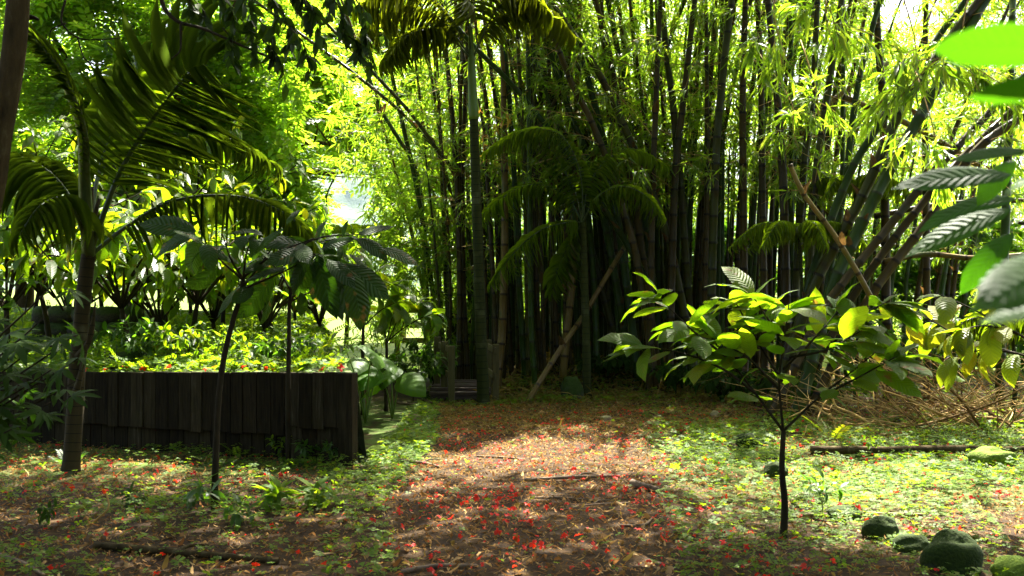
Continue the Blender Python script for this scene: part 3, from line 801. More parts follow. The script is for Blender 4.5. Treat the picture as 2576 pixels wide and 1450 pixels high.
def bamboo(label, pts, Y, r, mat, group=None, lo=2.4, dens=1.0, leafmat=None, ground=True, top=10.5, dead=False, Yt=None, tilt=0.0):
    """One culm: layout points from the foot upwards at distance Y (Yt at the last of them), then on up past the frame."""
    n = len(pts); Ys = np.linspace(Y, Yt if Yt else Y + tilt, n); r = r * (.84 if group is None else 1)
    P = np.array([W(x, y, yy) for (x, y), yy in zip(pts, Ys)])
    if ground:
        d = P[0] - P[1]; d = d / max(-d[2], .2)
        z0 = float(gz(P[0, 0], P[0, 1]))
        if P[0, 2] > z0 + .02:
            P = np.vstack([P[0] + d * (P[0, 2] - z0 + .05) * np.array([.7, .7, 1]), P])
        else:
            P[0, 2] = z0 - .05
    if not dead and P[-1, 2] < top:
        d = nrm((P[-1] - P[-2])[None])[0]; hz = np.array([d[0], d[1], 0])
        if np.linalg.norm(hz) < .05: hz = np.array([R.normal(0, .2), R.normal(0, .2), 0])
        rise = top - P[-1, 2]
        f = d / max(d[2], .5)
        P = np.vstack([P, P[-1] + f * rise * .5 + hz * .2, P[-1] + f * rise * .9 + hz * 1.0 + [0, 0, rise * .0]])
    Q = spl(P, 30)
    Ln = np.concatenate([[0], np.cumsum(np.linalg.norm(np.diff(Q, axis=0), axis=1))])
    sp = .36
    nodes = np.arange(0, Ln[-1], sp)
    s = np.sort(np.concatenate([nodes, nodes[1:] - .022, nodes[1:] + .016, nodes + .18]))
    s = s[(s >= 0) & (s <= Ln[-1])]
    C = np.stack([np.interp(s, Ln, Q[:, i]) for i in range(3)], -1)
    rad = r * (1 - .62 * (s / Ln[-1]) ** 1.6) if not dead else r * (1 - .15 * s / Ln[-1])
    fr = np.abs(((s + sp / 2) % sp) - sp / 2)
    rad = rad * (1 + .13 * (fr < .004))
    o = thing('bamboo', label, 'bamboo', Q[0], group)
    mb = MB(); tube(mb, C, rad, 9); mb.build('culm', mat, o)
    if R.random() < .32:
        hs = np.where((fr < .004) & (C[:, 2] < 4.6) & (C[:, 2] > .5))[0]; hs = hs[R.random(len(hs)) < .45]
        if len(hs):
            for h in hs:
                a = R.uniform(0, 6.28); e = np.array([[math.cos(a), math.sin(a), 0]]); sb = MB()
                leaves(sb, SHEATH, C[h][None] + e * rad[h] * .9, np.array([[0, 0, 1.0]]) + e * R.uniform(.05, .45), R.uniform(.10, .2, 1), e)
                sb.build('sheath', M['sheath'], o)
    if dens <= 0: return o
    # side branches with fans of leaves
    zz = C[:, 2]; m = (fr < .004) & (zz > lo)
    N = C[m]
    if len(N) == 0: return o
    reps = np.maximum(1, R.poisson(2.1 * dens, len(N)))
    N = np.repeat(N, reps, 0)
    d = rdir(len(N), .35, .35); ln = R.uniform(.35, 1.25, len(N))
    tips = N + d * ln[:, None] + np.array([0, 0, -.12]) * ln[:, None]
    tw, lf = MB(), MB()
    few = len(N) < 8
    for a, b in zip(N, tips):
        if few: tw = MB()
        tube(tw, np.array([a, (a + b) / 2 + [0, 0, .05], b]), [.006, .004, .002], 3, cap=False)
        if few: tw.build('branch', M['twig'], o)
    t = np.concatenate([R.uniform(.3, 1, len(N)) for _ in range(3)])
    A = np.tile(N, (3, 1)); B = np.tile(tips, (3, 1)); D = np.tile(d, (3, 1))
    C3 = A + (B - A) * t[:, None]
    C3, D = drop_gaps(C3, D)
    if len(C3):
        tuft_leaves(lf, C3, D, 7, .23, BL, .7, .45)
        lf.build('foliage', leafmat or M['bamboo_leaf'], o)
    if not few: tw.build('branches', M['twig'], o)
    return o


# culms one can follow in the photograph, foot first
B = [
    ('long dark green bamboo culm slanting far left across the slender palm', [(1700, 850), (1612, 676), (1549, 570), (1446, 410), (1352, 290), (1276, 200), (1192, 117), (1099, 10)], 14.2, .058, 'culm_green', None, 0),
    ('dry tan bamboo pole propped diagonally with its foot by the path end', [(1328, 1010), (1400, 893), (1470, 790), (1540, 672), (1600, 575)], 13.0, .046, 'culm_tan', 'dead', 0),
    ('pale broken bamboo pole leaning right between the right-hand culms', [(1975, 383), (2018, 483), (2095, 586), (2161, 693), (2196, 760)][::-1], 11.2, .038, 'culm_pale', 'dead', 0),
    ('brown bamboo culm bent into a long arc rising toward upper left', [(1640, 900), (1600, 640), (1552, 477), (1526, 400), (1482, 293), (1439, 213), (1399, 110), (1352, 17)], 14.0, .068, 'culm_brown', None, .8),
    ('thick olive bamboo culm curving left with a bend at mid height', [(1735, 860), (1680, 600), (1626, 450), (1576, 333), (1542, 253), (1492, 160), (1439, 83), (1389, 10)], 14.1, .078, 'culm_olive', None, .8),
    ('brown bamboo culm leaning slightly left and rising from the clump middle', [(1650, 900), (1610, 600), (1579, 417), (1566, 333), (1552, 247), (1526, 100), (1496, 0)], 14.6, .075, 'culm_brown', None, .8),
    ('green bamboo culm bowing left above the feathery palm', [(1560, 900), (1480, 600), (1419, 367), (1379, 217), (1342, 93), (1320, 0)], 15.0, .07, 'culm_olive', None, .9),
    ('dark bamboo culm bowing left beside the feathery palm crown', [(1580, 900), (1530, 600), (1480, 400), (1442, 307), (1406, 200), (1372, 93), (1350, 0)], 14.8, .07, 'culm_green', None, .9),
    ('tall dark green bamboo culm gently curving at the clump centre', [(1600, 900), (1555, 560), (1512, 333), (1486, 227), (1456, 110), (1429, 10)], 14.4, .072, 'culm_green', None, .9),
    ('straight dark bamboo culm tilted left behind the curved olive one', [(1660, 900), (1625, 560), (1592, 350), (1576, 233), (1552, 117), (1529, 0)], 15.0, .073, 'culm_green', None, .9),
    ('slim brown bamboo culm crossing upright through the clump centre', [(1634, 900), (1642, 477), (1649, 283), (1656, 110), (1662, 0)], 13.9, .058, 'culm_brown', None, .6),
    ('green bamboo culm leaning right out of the crossing pair', [(1560, 620), (1599, 333), (1626, 240), (1672, 133), (1712, 27)], 15.4, .062, 'culm_green', None, .8),
    ('dark bamboo culm tilted left at the right of the clump centre', [(1740, 880), (1715, 500), (1699, 333), (1692, 250), (1676, 133), (1666, 0)], 14.3, .072, 'culm_olive', None, .8),
    ('black-green bamboo culm leaning right behind the pale sapling leaves', [(1690, 700), (1700, 420), (1718, 267), (1731, 150), (1748, 0)], 14.0, .07, 'culm_brown', None, .8),
    ('thin bamboo culm standing close beside the right-leaning dark one', [(1772, 800), (1779, 470), (1778, 250), (1776, 0)], 14.2, .052, 'culm_brown', None, .7),
    ('brown bamboo culm leaning slightly right above the sapling top', [(1760, 800), (1785, 233), (1795, 117), (1801, 0)], 14.8, .06, 'culm_brown', None, .8),
    ('thick dark bamboo culm leaning right above the sapling', [(1788, 820), (1798, 477), (1805, 333), (1821, 167), (1841, 0)], 13.6, .075, 'culm_olive', None, .8),
    ('dark bamboo culm wrapped in brown sheaths above the sapling centre', [(1872, 800), (1870, 477), (1868, 250), (1875, 0)], 13.8, .07, 'culm_brown', None, .7),
    ('upright brown bamboo culm right of the sheathed one', [(1922, 800), (1918, 477), (1915, 233), (1905, 0)], 13.6, .065, 'culm_brown', None, .7),
    ('stout brown bamboo culm tilted left over the sapling leader', [(1978, 780), (1971, 477), (1961, 317), (1951, 200), (1935, 33)], 13.2, .076, 'culm_brown', None, .8),
    ('thin dark bamboo culm right of the stout brown one', [(1992, 760), (1991, 480), (1990, 200), (1988, 0)], 14.4, .05, 'culm_green', None, .7),
    ('bright green bamboo culm between two dark slanting culms', [(2006, 760), (2012, 480), (2016, 200), (2022, 0)], 15.2, .07, 'culm_green', None, .7),
    ('dark bamboo culm leaning right behind the small glossy palm', [(2000, 760), (2018, 477), (2028, 367), (2045, 233), (2055, 33)], 13.4, .065, 'culm_olive', None, .8),
    ('olive bamboo culm leaning right above the small glossy palm', [(2030, 780), (2048, 477), (2068, 333), (2088, 200), (2115, 17)], 12.9, .068, 'culm_olive', None, .9),
    ('thin near-vertical bamboo culm between leaning olive culms', [(2110, 780), (2118, 477), (2121, 240), (2121, 0)], 13.8, .045, 'culm_green', None, .7),
    ('green bamboo culm bowing right over the small grey frond', [(2085, 700), (2128, 450), (2141, 333), (2161, 200), (2191, 83), (2215, 0)], 12.8, .06, 'culm_green', None, .9),
    ('dark ragged bamboo culm upright against the white sky gap', [(2230, 800), (2226, 500), (2221, 267), (2211, 133), (2205, 0)], 13.4, .075, 'culm_brown', None, .6),
    ('dark green bamboo culm leaning strongly right, lowest of the slanting row', [(2040, 700), (2135, 443), (2211, 317), (2285, 200), (2400, 40)], 12.4, .066, 'culm_green', None, .2),
    ('thick green bamboo culm leaning strongly right in the slanting row', [(2040, 740), (2100, 620), (2178, 477), (2258, 293), (2335, 173), (2465, 0)], 12.0, .082, 'culm_olive', None, .2),
    ('thickest dark bamboo culm slanting to the upper right corner', [(2090, 740), (2130, 640), (2211, 477), (2311, 300), (2418, 110), (2480, 0)], 11.6, .092, 'culm_green', None, .2),
    ('brown bamboo culm slanting low toward the right edge, uppermost of three', [(2060, 800), (2118, 716), (2218, 593), (2335, 450), (2411, 367), (2531, 240), (2640, 130)], 11.4, .062, 'culm_brown', None, .2),
    ('brown bamboo culm slanting low toward the right edge, middle of three', [(2150, 740), (2330, 500), (2435, 383), (2576, 253), (2660, 180)], 11.8, .06, 'culm_brown', None, .2),
    ('brown bamboo culm slanting low toward the right edge, lowest of three', [(2180, 760), (2330, 560), (2451, 383), (2576, 293), (2680, 230)], 11.6, .066, 'culm_brown', None, .2),
    ('dry tan bamboo pole lying across the slanting culms toward lower left', [(2011, 340), (2060, 290), (2111, 240), (2185, 187), (2250, 150)], 14.0, .045, 'culm_tan', 'dead', 0),
    ('dry brown bamboo pole lying across the slanting culms toward lower right', [(2120, 244), (2200, 277), (2285, 313), (2398, 377), (2480, 430)], 13.0, .05, 'culm_tan', 'dead', 0),
    ('horizontal dry bamboo pole low behind the slanting culms', [(2220, 660), (2330, 640), (2450, 650), (2600, 640)], 12.8, .045, 'culm_tan', 'dead', 0),
    ('brown horizontal bamboo pole under the drooping dark leaves', [(2200, 545), (2330, 520), (2450, 508), (2600, 505)], 13.5, .045, 'culm_brown', 'dead', 0),
    ('dark vertical bamboo culm near the right edge', [(2332, 860), (2330, 600), (2328, 420), (2326, 200), (2330, 0)], 13.2, .06, 'culm_brown', None, .6),
    ('dark bamboo culm at the upper right corner', [(2520, 800), (2535, 400), (2545, 80), (2548, 0)], 12.4, .07, 'culm_green', None, .6),
    ('thin bamboo culm arching left from the clump edge, upper of two', [(1205, 800), (1159, 480), (1092, 367), (1026, 277), (942, 187), (880, 120)], 15.6, .042, 'culm_olive', None, .8),
    ('thin bamboo culm arching left from the clump edge, lower of two', [(1190, 800), (1120, 430), (1059, 337), (992, 267), (892, 187), (830, 140)], 16.0, .04, 'culm_olive', None, .8),
    ('pale green bamboo culm curving left into the sunny leaves', [(1075, 760), (1060, 520), (1046, 427), (992, 333), (959, 277), (930, 200)], 16.6, .05, 'culm_green', None, .9),
    ('bamboo culm bowing left at the sunny edge of the clump', [(1105, 860), (1075, 640), (1050, 480), (1010, 300), (980, 160), (965, 60)], 16.2, .055, 'culm_green', None, .9),
    ('yellowish bamboo culm behind the upright left-edge culms', [(1092, 860), (1070, 760), (1030, 560), (1000, 450)], 17.2, .045, 'culm_tan', None, .5),
    ('tan bamboo culm standing just right of the footbridge railing', [(1253, 940), (1262, 850), (1268, 700), (1270, 480), (1266, 200), (1262, 0)], 14.3, .07, 'culm_tan', None, .5),
    ('tan bamboo culm with clear rings behind the propped dry pole', [(1420, 900), (1432, 780), (1440, 690), (1446, 480), (1452, 250)], 14.6, .07, 'culm_tan', None, .5),
    ('bright green young bamboo culm with a sheathed middle by the path end', [(1345, 955), (1338, 850), (1335, 700), (1332, 480), (1330, 250)], 14.2, .05, 'culm_green', None, .5),
]
for lab, pts, Y, r, mat, dead, dens in B:
    bamboo(lab, pts, Y, r, M[mat], None, 2.8, dens * .7, None, True if dead is None else pts[0][1] > 990, R.uniform(7.6, 9.4), dead == 'dead', tilt=R.uniform(-.1, .5) if dead is None else (1.6 if pts[0][1] > 990 else 0))

# the packed upright culms nobody can tell apart
def pack(n, x0, x1, Y0, Y1, lab, grp, r0, r1, mats, lo, dens, bend, fan=0.0, xc=1600, short=.42):
    for i in range(n):
        x = x0 + (x1 - x0) * (i + R.uniform(.05, .95)) / n
        Y = R.uniform(Y0, Y1); yb = CY + (H - .3) * F / Y
        b = bend + R.normal(0, 22) + fan * (x - xc); c = R.normal(0, 8)
        sh = R.random() < short
        pts = [(x, yb), (x + c + b * .10, 700), (x + b * .40 + c, 400)] + ([] if sh else [(x + b * 1.05, 100)])
        bamboo(lab, pts, Y, R.uniform(r0, r1) * (.8 if sh else 1), M[mats[R.integers(0, len(mats))]], grp, lo, dens * (.8 if sh else 1), None, True, R.uniform(3.4, 5.0) if sh else R.uniform(7.2, 9.4), tilt=R.uniform(-.2, .4))


pack(17, 1105, 1200, 15.0, 17.0, 'slim upright bamboo culm in the packed row left of the slender palm', 'bamboo culms left of the slender palm', .030, .048, ['culm_olive', 'culm_green', 'culm_brown'], 1.6, .5, -25, .5, 1180)
pack(46, 1222, 1440, 14.6, 17.2, 'dark upright bamboo culm packed between the slender palm and the feathery palm', 'bamboo culms between the two palms', .032, .052, ['culm_olive', 'culm_brown', 'culm_green', 'culm_brown'], 2.8, .4, -15, .25, 1400)
pack(74, 1450, 1780, 14.6, 17.0, 'dark bamboo culm packed in the shady heart of the clump', 'bamboo culms in the heart of the clump', .030, .050, ['culm_olive', 'culm_green', 'culm_brown'], 3.0, .26, -20, .70, 1640)
pack(36, 1790, 2060, 14.2, 16.8, 'dark upright bamboo culm standing behind the leafy sapling', 'bamboo culms behind the sapling', .030, .048, ['culm_brown', 'culm_green', 'culm_brown'], 2.8, .38, 25, .30, 1850)
pack(17, 2080, 2420, 14.5, 17.5, 'dark slanting bamboo culm standing behind the slanting row', 'bamboo culms behind the slanting row', .034, .055, ['culm_brown', 'culm_green'], 1.8, .4, 170, .3, 2200)

# sunlit bamboo beyond the clump, a mass of leaves and canes
def thicket(name, label, n, box6, L, tm, k, mat, seed, thr=-.2, prof=None):
    mb = MB()
    x0, x1, y0, y1, z0, z1 = box6
    C = np.column_stack([R.uniform(x0, x1, n), R.uniform(y0, y1, n), R.uniform(z0, z1, n)])
    nz = vnoise(C[:, 0] + .4 * C[:, 1], C[:, 2] * 1.2, 1.1, seed) + .5 * vnoise(C[:, 0], C[:, 2], 3.1, seed + 1)
    C = C[nz > thr]
    if prof is not None: C = C[prof(C)]
    C = C[~open_sky(C)]
    tuft_leaves(mb, C, rdir(len(C), 0, .5), k, L, tm, .8, .35)
    o = mb.build(name, mat)
    return tag(o, label, 'foliage', kind='stuff')


sky_hole = lambda C: ~(((np.abs(to_px(C)[0] - 2290) < 90) & (to_px(C)[1] < 60)) | ((np.abs(to_px(C)[0] - 778) < 52) & (np.abs(to_px(C)[1] - 348) < 38)) | ((np.abs(to_px(C)[0] - 862) < 66 + 14 * np.sin(to_px(C)[1] * .07)) & (np.abs(to_px(C)[1] - 515) < 74 + 14 * np.sin(to_px(C)[0] * .06))))
thicket('bamboo_foliage', 'sunlit bamboo foliage filling the gaps behind the dark culms', 11500, (-1.6, 13, 18.6, 19.6, .8, 9.0), .26, [BD, BD], 6, M['thicket_leaf'], 31, -.25, sky_hole)
thicket('bamboo_foliage', 'bright bamboo foliage far behind the clump on the right', 17000, (-1.6, 17, 24.5, 25.8, .0, 12.0), .34, [BD, BD], 6, M['thicket_leaf'], 41, -.8, sky_hole)
thicket('bamboo_foliage', 'pale feathery bamboo foliage at the sunny left edge of the clump', 6500, (-3.6, -.4, 15.6, 18.0, .6, 8.0), .24, [BD, BL[0], BL[1]], 6, M['thicket_leaf'], 51, -.35,
        lambda C: (to_px(C)[0] > 800 + 90 * np.sin(to_px(C)[1] * .012 + 1)) & sky_hole(C) & (R.random(len(C)) < sstep(780, 1010, to_px(C)[0]) * .85 + .12))

thicket('bamboo_foliage', 'feathery bamboo foliage arching over the top of the clump', 5500, (-1.8, 10.5, 15.6, 17.6, 4.4, 9.5), .24, BL + [BD], 6, M['bamboo_leaf'], 61, .05, sky_hole)
thicket('undergrowth', 'shaded leafy undergrowth behind the feet of the culms', 3800, (-1.0, 12, 17.6, 18.4, .0, 2.6), .30, [T_dia(.4, .05, .1)], 4, M['broad_leaf'], 57, -.5)
# sprays of bamboo leaves hanging near the top on the right
for i, (px, py, Y, n, lab) in enumerate(((1960, 90, 8.2, 12, 'hanging bamboo spray with long dark leaves above the sapling'), (2080, 60, 7.6, 14, 'hanging bamboo spray with large drooping leaves near the top edge'),
                                         (2310, 190, 7.0, 16, 'dark bamboo spray drooping in front of the thick slanting culms'), (2440, 170, 6.8, 14, 'dark bamboo spray drooping near the right edge'),
                                         (1995, 330, 10.8, 12, 'bright bamboo spray fanning out in front of the stout brown culm'), (2060, 300, 11.0, 10, 'bright bamboo spray right of the stout brown culm'),
                                         (2360, 420, 9, 12, 'sparse bamboo spray in front of the brown slanting culms'))):
    c = W(px, py, Y)
    o = thing('bamboo_spray', lab, 'bamboo spray', c)
    tw, lf = MB(), MB()
    a = c + [R.uniform(-.5, .5), .5, 1.0]
    P = spl([a, c + [0, .1, .35], c, c + [.05, -.05, -.2]], 12); tube(tw, P, np.linspace(.007, .002, 12), 4)
    for j in range(3):
        e = c + R.normal(0, .22, 3); tube(tw, spl([P[5 + j], (P[5 + j] + e) / 2 + [0, 0, .04], e], 6), [.004] * 6, 3)
        C = (P[5 + j] + (e - P[5 + j]) * R.uniform(.3, 1, (n, 1)))
        tuft_leaves(lf, C, nrm((e - P[5 + j])[None]).repeat(len(C), 0), 3, .24, BL, .55, .5)
    tw.build('twig', M['twig'], o); lf.build('foliage', M['bamboo_leaf'] if i != 4 else M['thicket_leaf'], o)

# orange dying leaves in the clump
for px, py, Y in ((1230, 330, 14.4), (1262, 300, 14.2), (1246, 395, 14.4)):
    lf = MB(); C = W(px, py, Y) + R.normal(0, .12, (7, 3)); tuft_leaves(lf, C, rdir(7, 0, .5), 4, .2, BL, .7, .2)
    tag(lf.build('dead_bamboo_leaves', M['dead_leaf']), 'orange dying bamboo leaves right of the slender palm trunk', 'leaves', 'orange dying leaves by the slender palm')

# ------------------------------------------------------------------ big trees on the left
PIN = [T_pinnate(7, .030, .22), T_pinnate(6, .034, .25)]


def crown_sprays(mb, clumps, n, L, tm, flat=.5, noise=None, carve=True):
    """clumps: rows of x, y, z, rx, ry, rz; n sprays spread over them, denser towards the outside."""
    cl = np.asarray(clumps, float); w = (cl[:, 3] * cl[:, 4] * cl[:, 5]) ** .67; w /= w.sum()
    i = R.choice(len(cl), n, p=w)
    d = rdir(n); rr = R.random(n) ** (1 / 2.2)
    C = cl[i, :3] + d * rr[:, None] * cl[i, 3:]
    if noise is not None:
        nz = vnoise(C[:, 0], C[:, 2] + .6 * C[:, 1], 1.5, noise) + .4 * vnoise(C[:, 0] + C[:, 1], C[:, 2], 4, noise + 1)
        k = nz > -.25; C, d = C[k], d[k]
    if carve: C, d = drop_gaps(C, d)
    C, d = C[sky_hole(C)], d[sky_hole(C)]
    dd = d * .6 + R.normal(0, .7, C.shape) * np.array([1, 1, flat])
    ch = R.integers(0, len(tm), len(C))
    for c in range(len(tm)):
        m = ch == c
        leaves(mb, tm[c], C[m], dd[m], L * R.uniform(.7, 1.25, m.sum()), np.array([0, 0, 1.0]) + R.normal(0, .35, (m.sum(), 3)))


def rain_tree(label, base, top, limbs, clumps, n, L, mat, r, noise):
    o = thing('rain_tree', label, 'tree', base, 'spreading trees behind the raised bed')
    tr, lf = MB(), MB()
    tube(tr, spl([np.asarray(base) - [0, 0, .1], (np.asarray(base) + top) / 2 + [.1, 0, 0], top], 16), np.linspace(r * 1.2, r * .8, 16), 10, wob=.06)
    for l in limbs:
        P = spl(l, 22); tube(tr, P, np.linspace(r * .6, r * .1, 22), 7, wob=.05)
        for j in range(5, 21, 2):
            e = P[j] + rdir(1, .2, .6)[0] * R.uniform(.6, 1.6); m = (P[j] + e) / 2 + R.normal(0, .12, 3)
            tube(tr, spl([P[j], m, e], 7), np.linspace(r * .12, .008, 7), 4)
    crown_sprays(lf, clumps, n, L, PIN, .5, noise)
    tr.build('trunk', M['bark'], o); lf.build('crown', mat, o)
    return o


def clump_line(pts, Y, rx, ry, rz):
    return [tuple(W(x, y, Y + R.uniform(-.6, .6))) + (rx * R.uniform(.8, 1.2), ry, rz * R.uniform(.8, 1.2)) for x, y in pts]


def T0(px, Y):
    x = (px - CX) / F * Y
    return np.array([x, Y, float(tz(np.array(x), np.array(Y)))])


b1 = T0(330, 17.0)
rain_tree('spreading tree with lime green feathery crown filling the top left', b1, W(330, 500, 17.0),
          [[W(330, 500, 17), W(420, 300, 16.5), W(520, 120, 16), W(640, -60, 15.6)], [W(330, 520, 17), W(250, 300, 17), W(150, 120, 17.4), W(60, -40, 17.6)], [W(330, 450, 17), W(340, 250, 17.4), W(360, 40, 17.8), W(380, -120, 18)]],
          clump_line([(90, 60), (220, 40), (360, 60), (500, 50), (640, 60), (130, 200), (280, 190), (430, 200), (580, 190), (700, 160), (90, 330), (220, 330), (360, 330), (520, 330), (640, 300), (150, -90), (340, -100), (540, -90), (720, -60)], 17, 1.0, .9, .75),
          4600, .56, M['rain_leaf'], .16, 61)
b2 = T0(560, 21.0)
rain_tree('spreading tree whose long level limbs reach over the mountain view', b2, W(560, 560, 21),
          [[W(560, 500, 21), W(640, 400, 20.6), W(720, 372, 20), W(800, 360, 19.6), W(850, 372, 19.3)], [W(560, 520, 21), W(650, 450, 20.6), W(740, 430, 20), W(830, 438, 19.5), W(890, 425, 19.2)], [W(560, 500, 21), W(640, 280, 21), W(720, 100, 21), W(800, -40, 21)], [W(560, 500, 21), W(500, 300, 21), W(460, 150, 21)]],
          clump_line([(720, 240), (800, 180), (870, 120), (760, 100), (840, 40), (680, 380), (620, 430), (700, 460), (760, 480), (830, 490), (640, 330), (860, 260), (720, 520), (640, 520), (560, 470), (900, -20), (780, -40), (560, 380), (480, 420), (560, 250), (700, 30), (780, 270)], 20.6, 1.15, .9, .75),
          5000, .58, M['rain_leaf'], .17, 71)
b3 = T0(60, 20.0)
rain_tree('shaded leafy tree at the far left behind the cacao grove', b3, W(40, 560, 20),
          [[W(40, 560, 20), W(120, 400, 20), W(260, 300, 20)], [W(40, 560, 20), W(-40, 380, 20), W(-160, 260, 20)]],
          clump_line([(20, 420), (110, 460), (200, 440), (40, 300), (150, 380), (300, 440), (400, 450), (480, 500), (-60, 350), (60, 540), (180, 540), (320, 540), (20, 180), (-40, 60)], 20, 1.3, 1.0, .9),
          4000, .55, M['rain_leaf'], .16, 81)

b4 = np.array([(1000 - CX) / F * 28, 28.0, 0])
rain_tree('distant pale tree between the level limbs and the bamboo', b4, W(1000, 560, 28),
          [[W(1000, 560, 28), W(950, 330, 28), W(860, 200, 28)], [W(1000, 560, 28), W(940, 380, 28), W(1000, 200, 28)], [W(1000, 560, 28), W(980, 300, 28), W(930, 60, 28)]],
          clump_line([(700, 120), (780, 60), (860, 80), (940, 60), (1020, 90), (720, 240), (800, 200), (880, 190), (960, 200), (1040, 230), (830, 290), (910, 310), (980, 330), (1040, 370), (1040, 440), (760, 270), (1000, -20), (860, -40), (740, -10)], 28, 1.3, 1.0, 1.0),
          4600, .85, M['rain_leaf'], .2, 87)

# the tree at the left edge whose boughs shade the clearing
Yt = 6.0
tb_ = thing('shade_tree', 'tall shade tree at the left edge with boughs of drooping dark leaves overhead', 'tree', (-3.42, Yt, 0))
tr = MB()
tube(tr, spl([(-3.42, Yt, -.1), W(-75, 800, Yt), W(-14, 400, Yt), W(12, 267, Yt), W(33, 130, Yt), W(46, 0, Yt), W(52, -80, Yt), (-2.8, 6.2, 4.4), (-2.6, 6.6, 6.5)], 60), np.linspace(.088, .05, 60), 14, wob=.09)
tr.build('trunk', M['bark'], tb_)
lm = MB()
for l, r in (([(-2.85, 6.25, 4.6), (-1.6, 7.5, 6.2), (.2, 9.5, 7.2), (2.4, 11, 7.8)], .05), ([(-2.8, 6.3, 5.0), (-3.0, 8.5, 6.6), (-3.2, 11.5, 7.6)], .05), ([(-2.7, 6.5, 5.6), (-1.2, 9, 7.4), (-.8, 12.5, 8.4)], .045),
             ([(-2.9, 6.2, 4.4), (-4.5, 7.5, 5.8), (-6, 9.5, 7.0)], .045), ([(-2.7, 6.5, 5.6), (.0, 7.0, 7.4), (3.0, 8.2, 8.2), (5.2, 9.5, 8.6)], .05),
             ([(-2.9, 6.15, 4.3), (-2.4, 6.2, 4.0), W(400, -20, 6.2), W(420, 30, 6.2), W(455, 58, 6.2), W(510, 72, 6.2), W(600, 112, 6.2), W(690, 150, 6.2)], .018),
             ([W(455, 58, 6.2), W(455, 100, 6.2), W(452, 130, 6.2), W(430, 150, 6.2)], .01), ([W(165, -40, 6.4), W(165, 0, 6.4), W(155, 55, 6.4), W(195, 95, 6.4), W(250, 100, 6.4), W(310, 96, 6.4)], .009),
             ([W(195, 95, 6.4), W(215, 150, 6.4), W(255, 165, 6.4)], .006), ([W(165, 60, 6.4), W(130, 75, 6.4), W(125, 110, 6.4)], .006), ([W(66, 45, 6.1), W(82, 44, 6.1), W(98, 50, 6.1)], .02)):
    P = spl(l, 20); tube(lm, P, np.linspace(r, r * .35, 20), 7, wob=.08)
lm.build('boughs', M['dark_bark'], tb_)
lf = MB(); tw = MB()
ML = [T_strip([0, .08, .3, .65, 1], np.array([.04, .25, 1, .8, .03]) * .36, .2, d) for d in (.4, 1.0)]
for px, py, Y in ((540, -10, 6.3), (580, 40, 6.2), (640, 20, 6.2), (700, 40, 6.1), (760, 20, 6.0), (620, 90, 6.2), (680, 110, 6.2), (740, 90, 6.1), (800, 60, 6.0), (850, 40, 5.9), (880, 100, 5.9), (905, 150, 5.9), (925, 60, 5.9), (690, 160, 6.2), (590, 130, 6.2), (820, -10, 6), (720, -40, 6), (760, 130, 6), (520, 60, 6.3), (480, 10, 6.3), (870, -20, 5.9), (620, -30, 6.1)):
    a = W(px - 30, py - 60, Y); e = W(px + R.uniform(-10, 30), py + R.uniform(20, 60), Y)
    P = spl([a, (a + e) / 2 + [.03, 0, .02], e], 8); tube(tw, P, np.linspace(.005, .002, 8), 4)
    n = 22; i = R.integers(1, 8, n)
    d = rdir(n, -.7, .4) + (e - a) * 2
    leaves(lf, ML[0], P[i][::2], d[::2], R.uniform(.07, .135, 11)); leaves(lf, ML[1], P[i][1::2], d[1::2], R.uniform(.07, .135, 11))
# unseen overhead crown, added to shade the clearing and carved for sun patches
cl = [(x, y, z, 1.5, 1.5, .8) for x, y, z in ((-5.5, 9.5, 7.4), (-4.2, 11.5, 7.8), (-3.4, 9.2, 6.8), (-2.2, 11.2, 7.9), (-1.4, 9.0, 7.3), (-.4, 10.8, 8.0), (.4, 9.2, 7.6), (1.4, 11.2, 8.4), (2.2, 9.4, 8.2), (3.4, 10.6, 8.6), (4.4, 9.2, 8.6), (5.2, 11.0, 9.0), (-5.0, 7.6, 6.4), (-3.2, 7.6, 6.6), (-1.4, 7.2, 6.9), (.6, 7.4, 7.6), (2.4, 7.8, 8.0), (4.0, 8.0, 8.4), (-6.6, 11, 8), (-2.2, 13.2, 8.6), (0, 13, 8.9), (2.4, 13, 9.2), (-4.4, 13.6, 8.8), (5.6, 8.6, 8.8), (-2.0, 5.4, 6.8), (0, 5.2, 7.2), (1.6, 5.4, 7.4), (3.2, 5.8, 7.8), (.8, 3.8, 7.0), (2.2, 4.0, 7.4), (-1.2, 3.6, 6.8), (-3.6, 5.2, 6.8))]
cl = np.array(cl); n = 23500
i = R.integers(0, len(cl), n); C = cl[i, :3] + rdir(n) * (R.random(n) ** .45)[:, None] * cl[i, 3:]
vis = C[:, 1] > .5; vis &= ~((to_px(C)[1] > -25) & (C[:, 1] > 1))
C = C[vis]; C = C[~open_sky(C)]
leaves(lf, T_dia(.42, .05, .1), C, rdir(len(C), -.35, .5), R.uniform(.17, .30, len(C)))
tw.build('twigs', M['dark_bark'], tb_); lf.build('crown', M['canopy_leaf'], tb_)

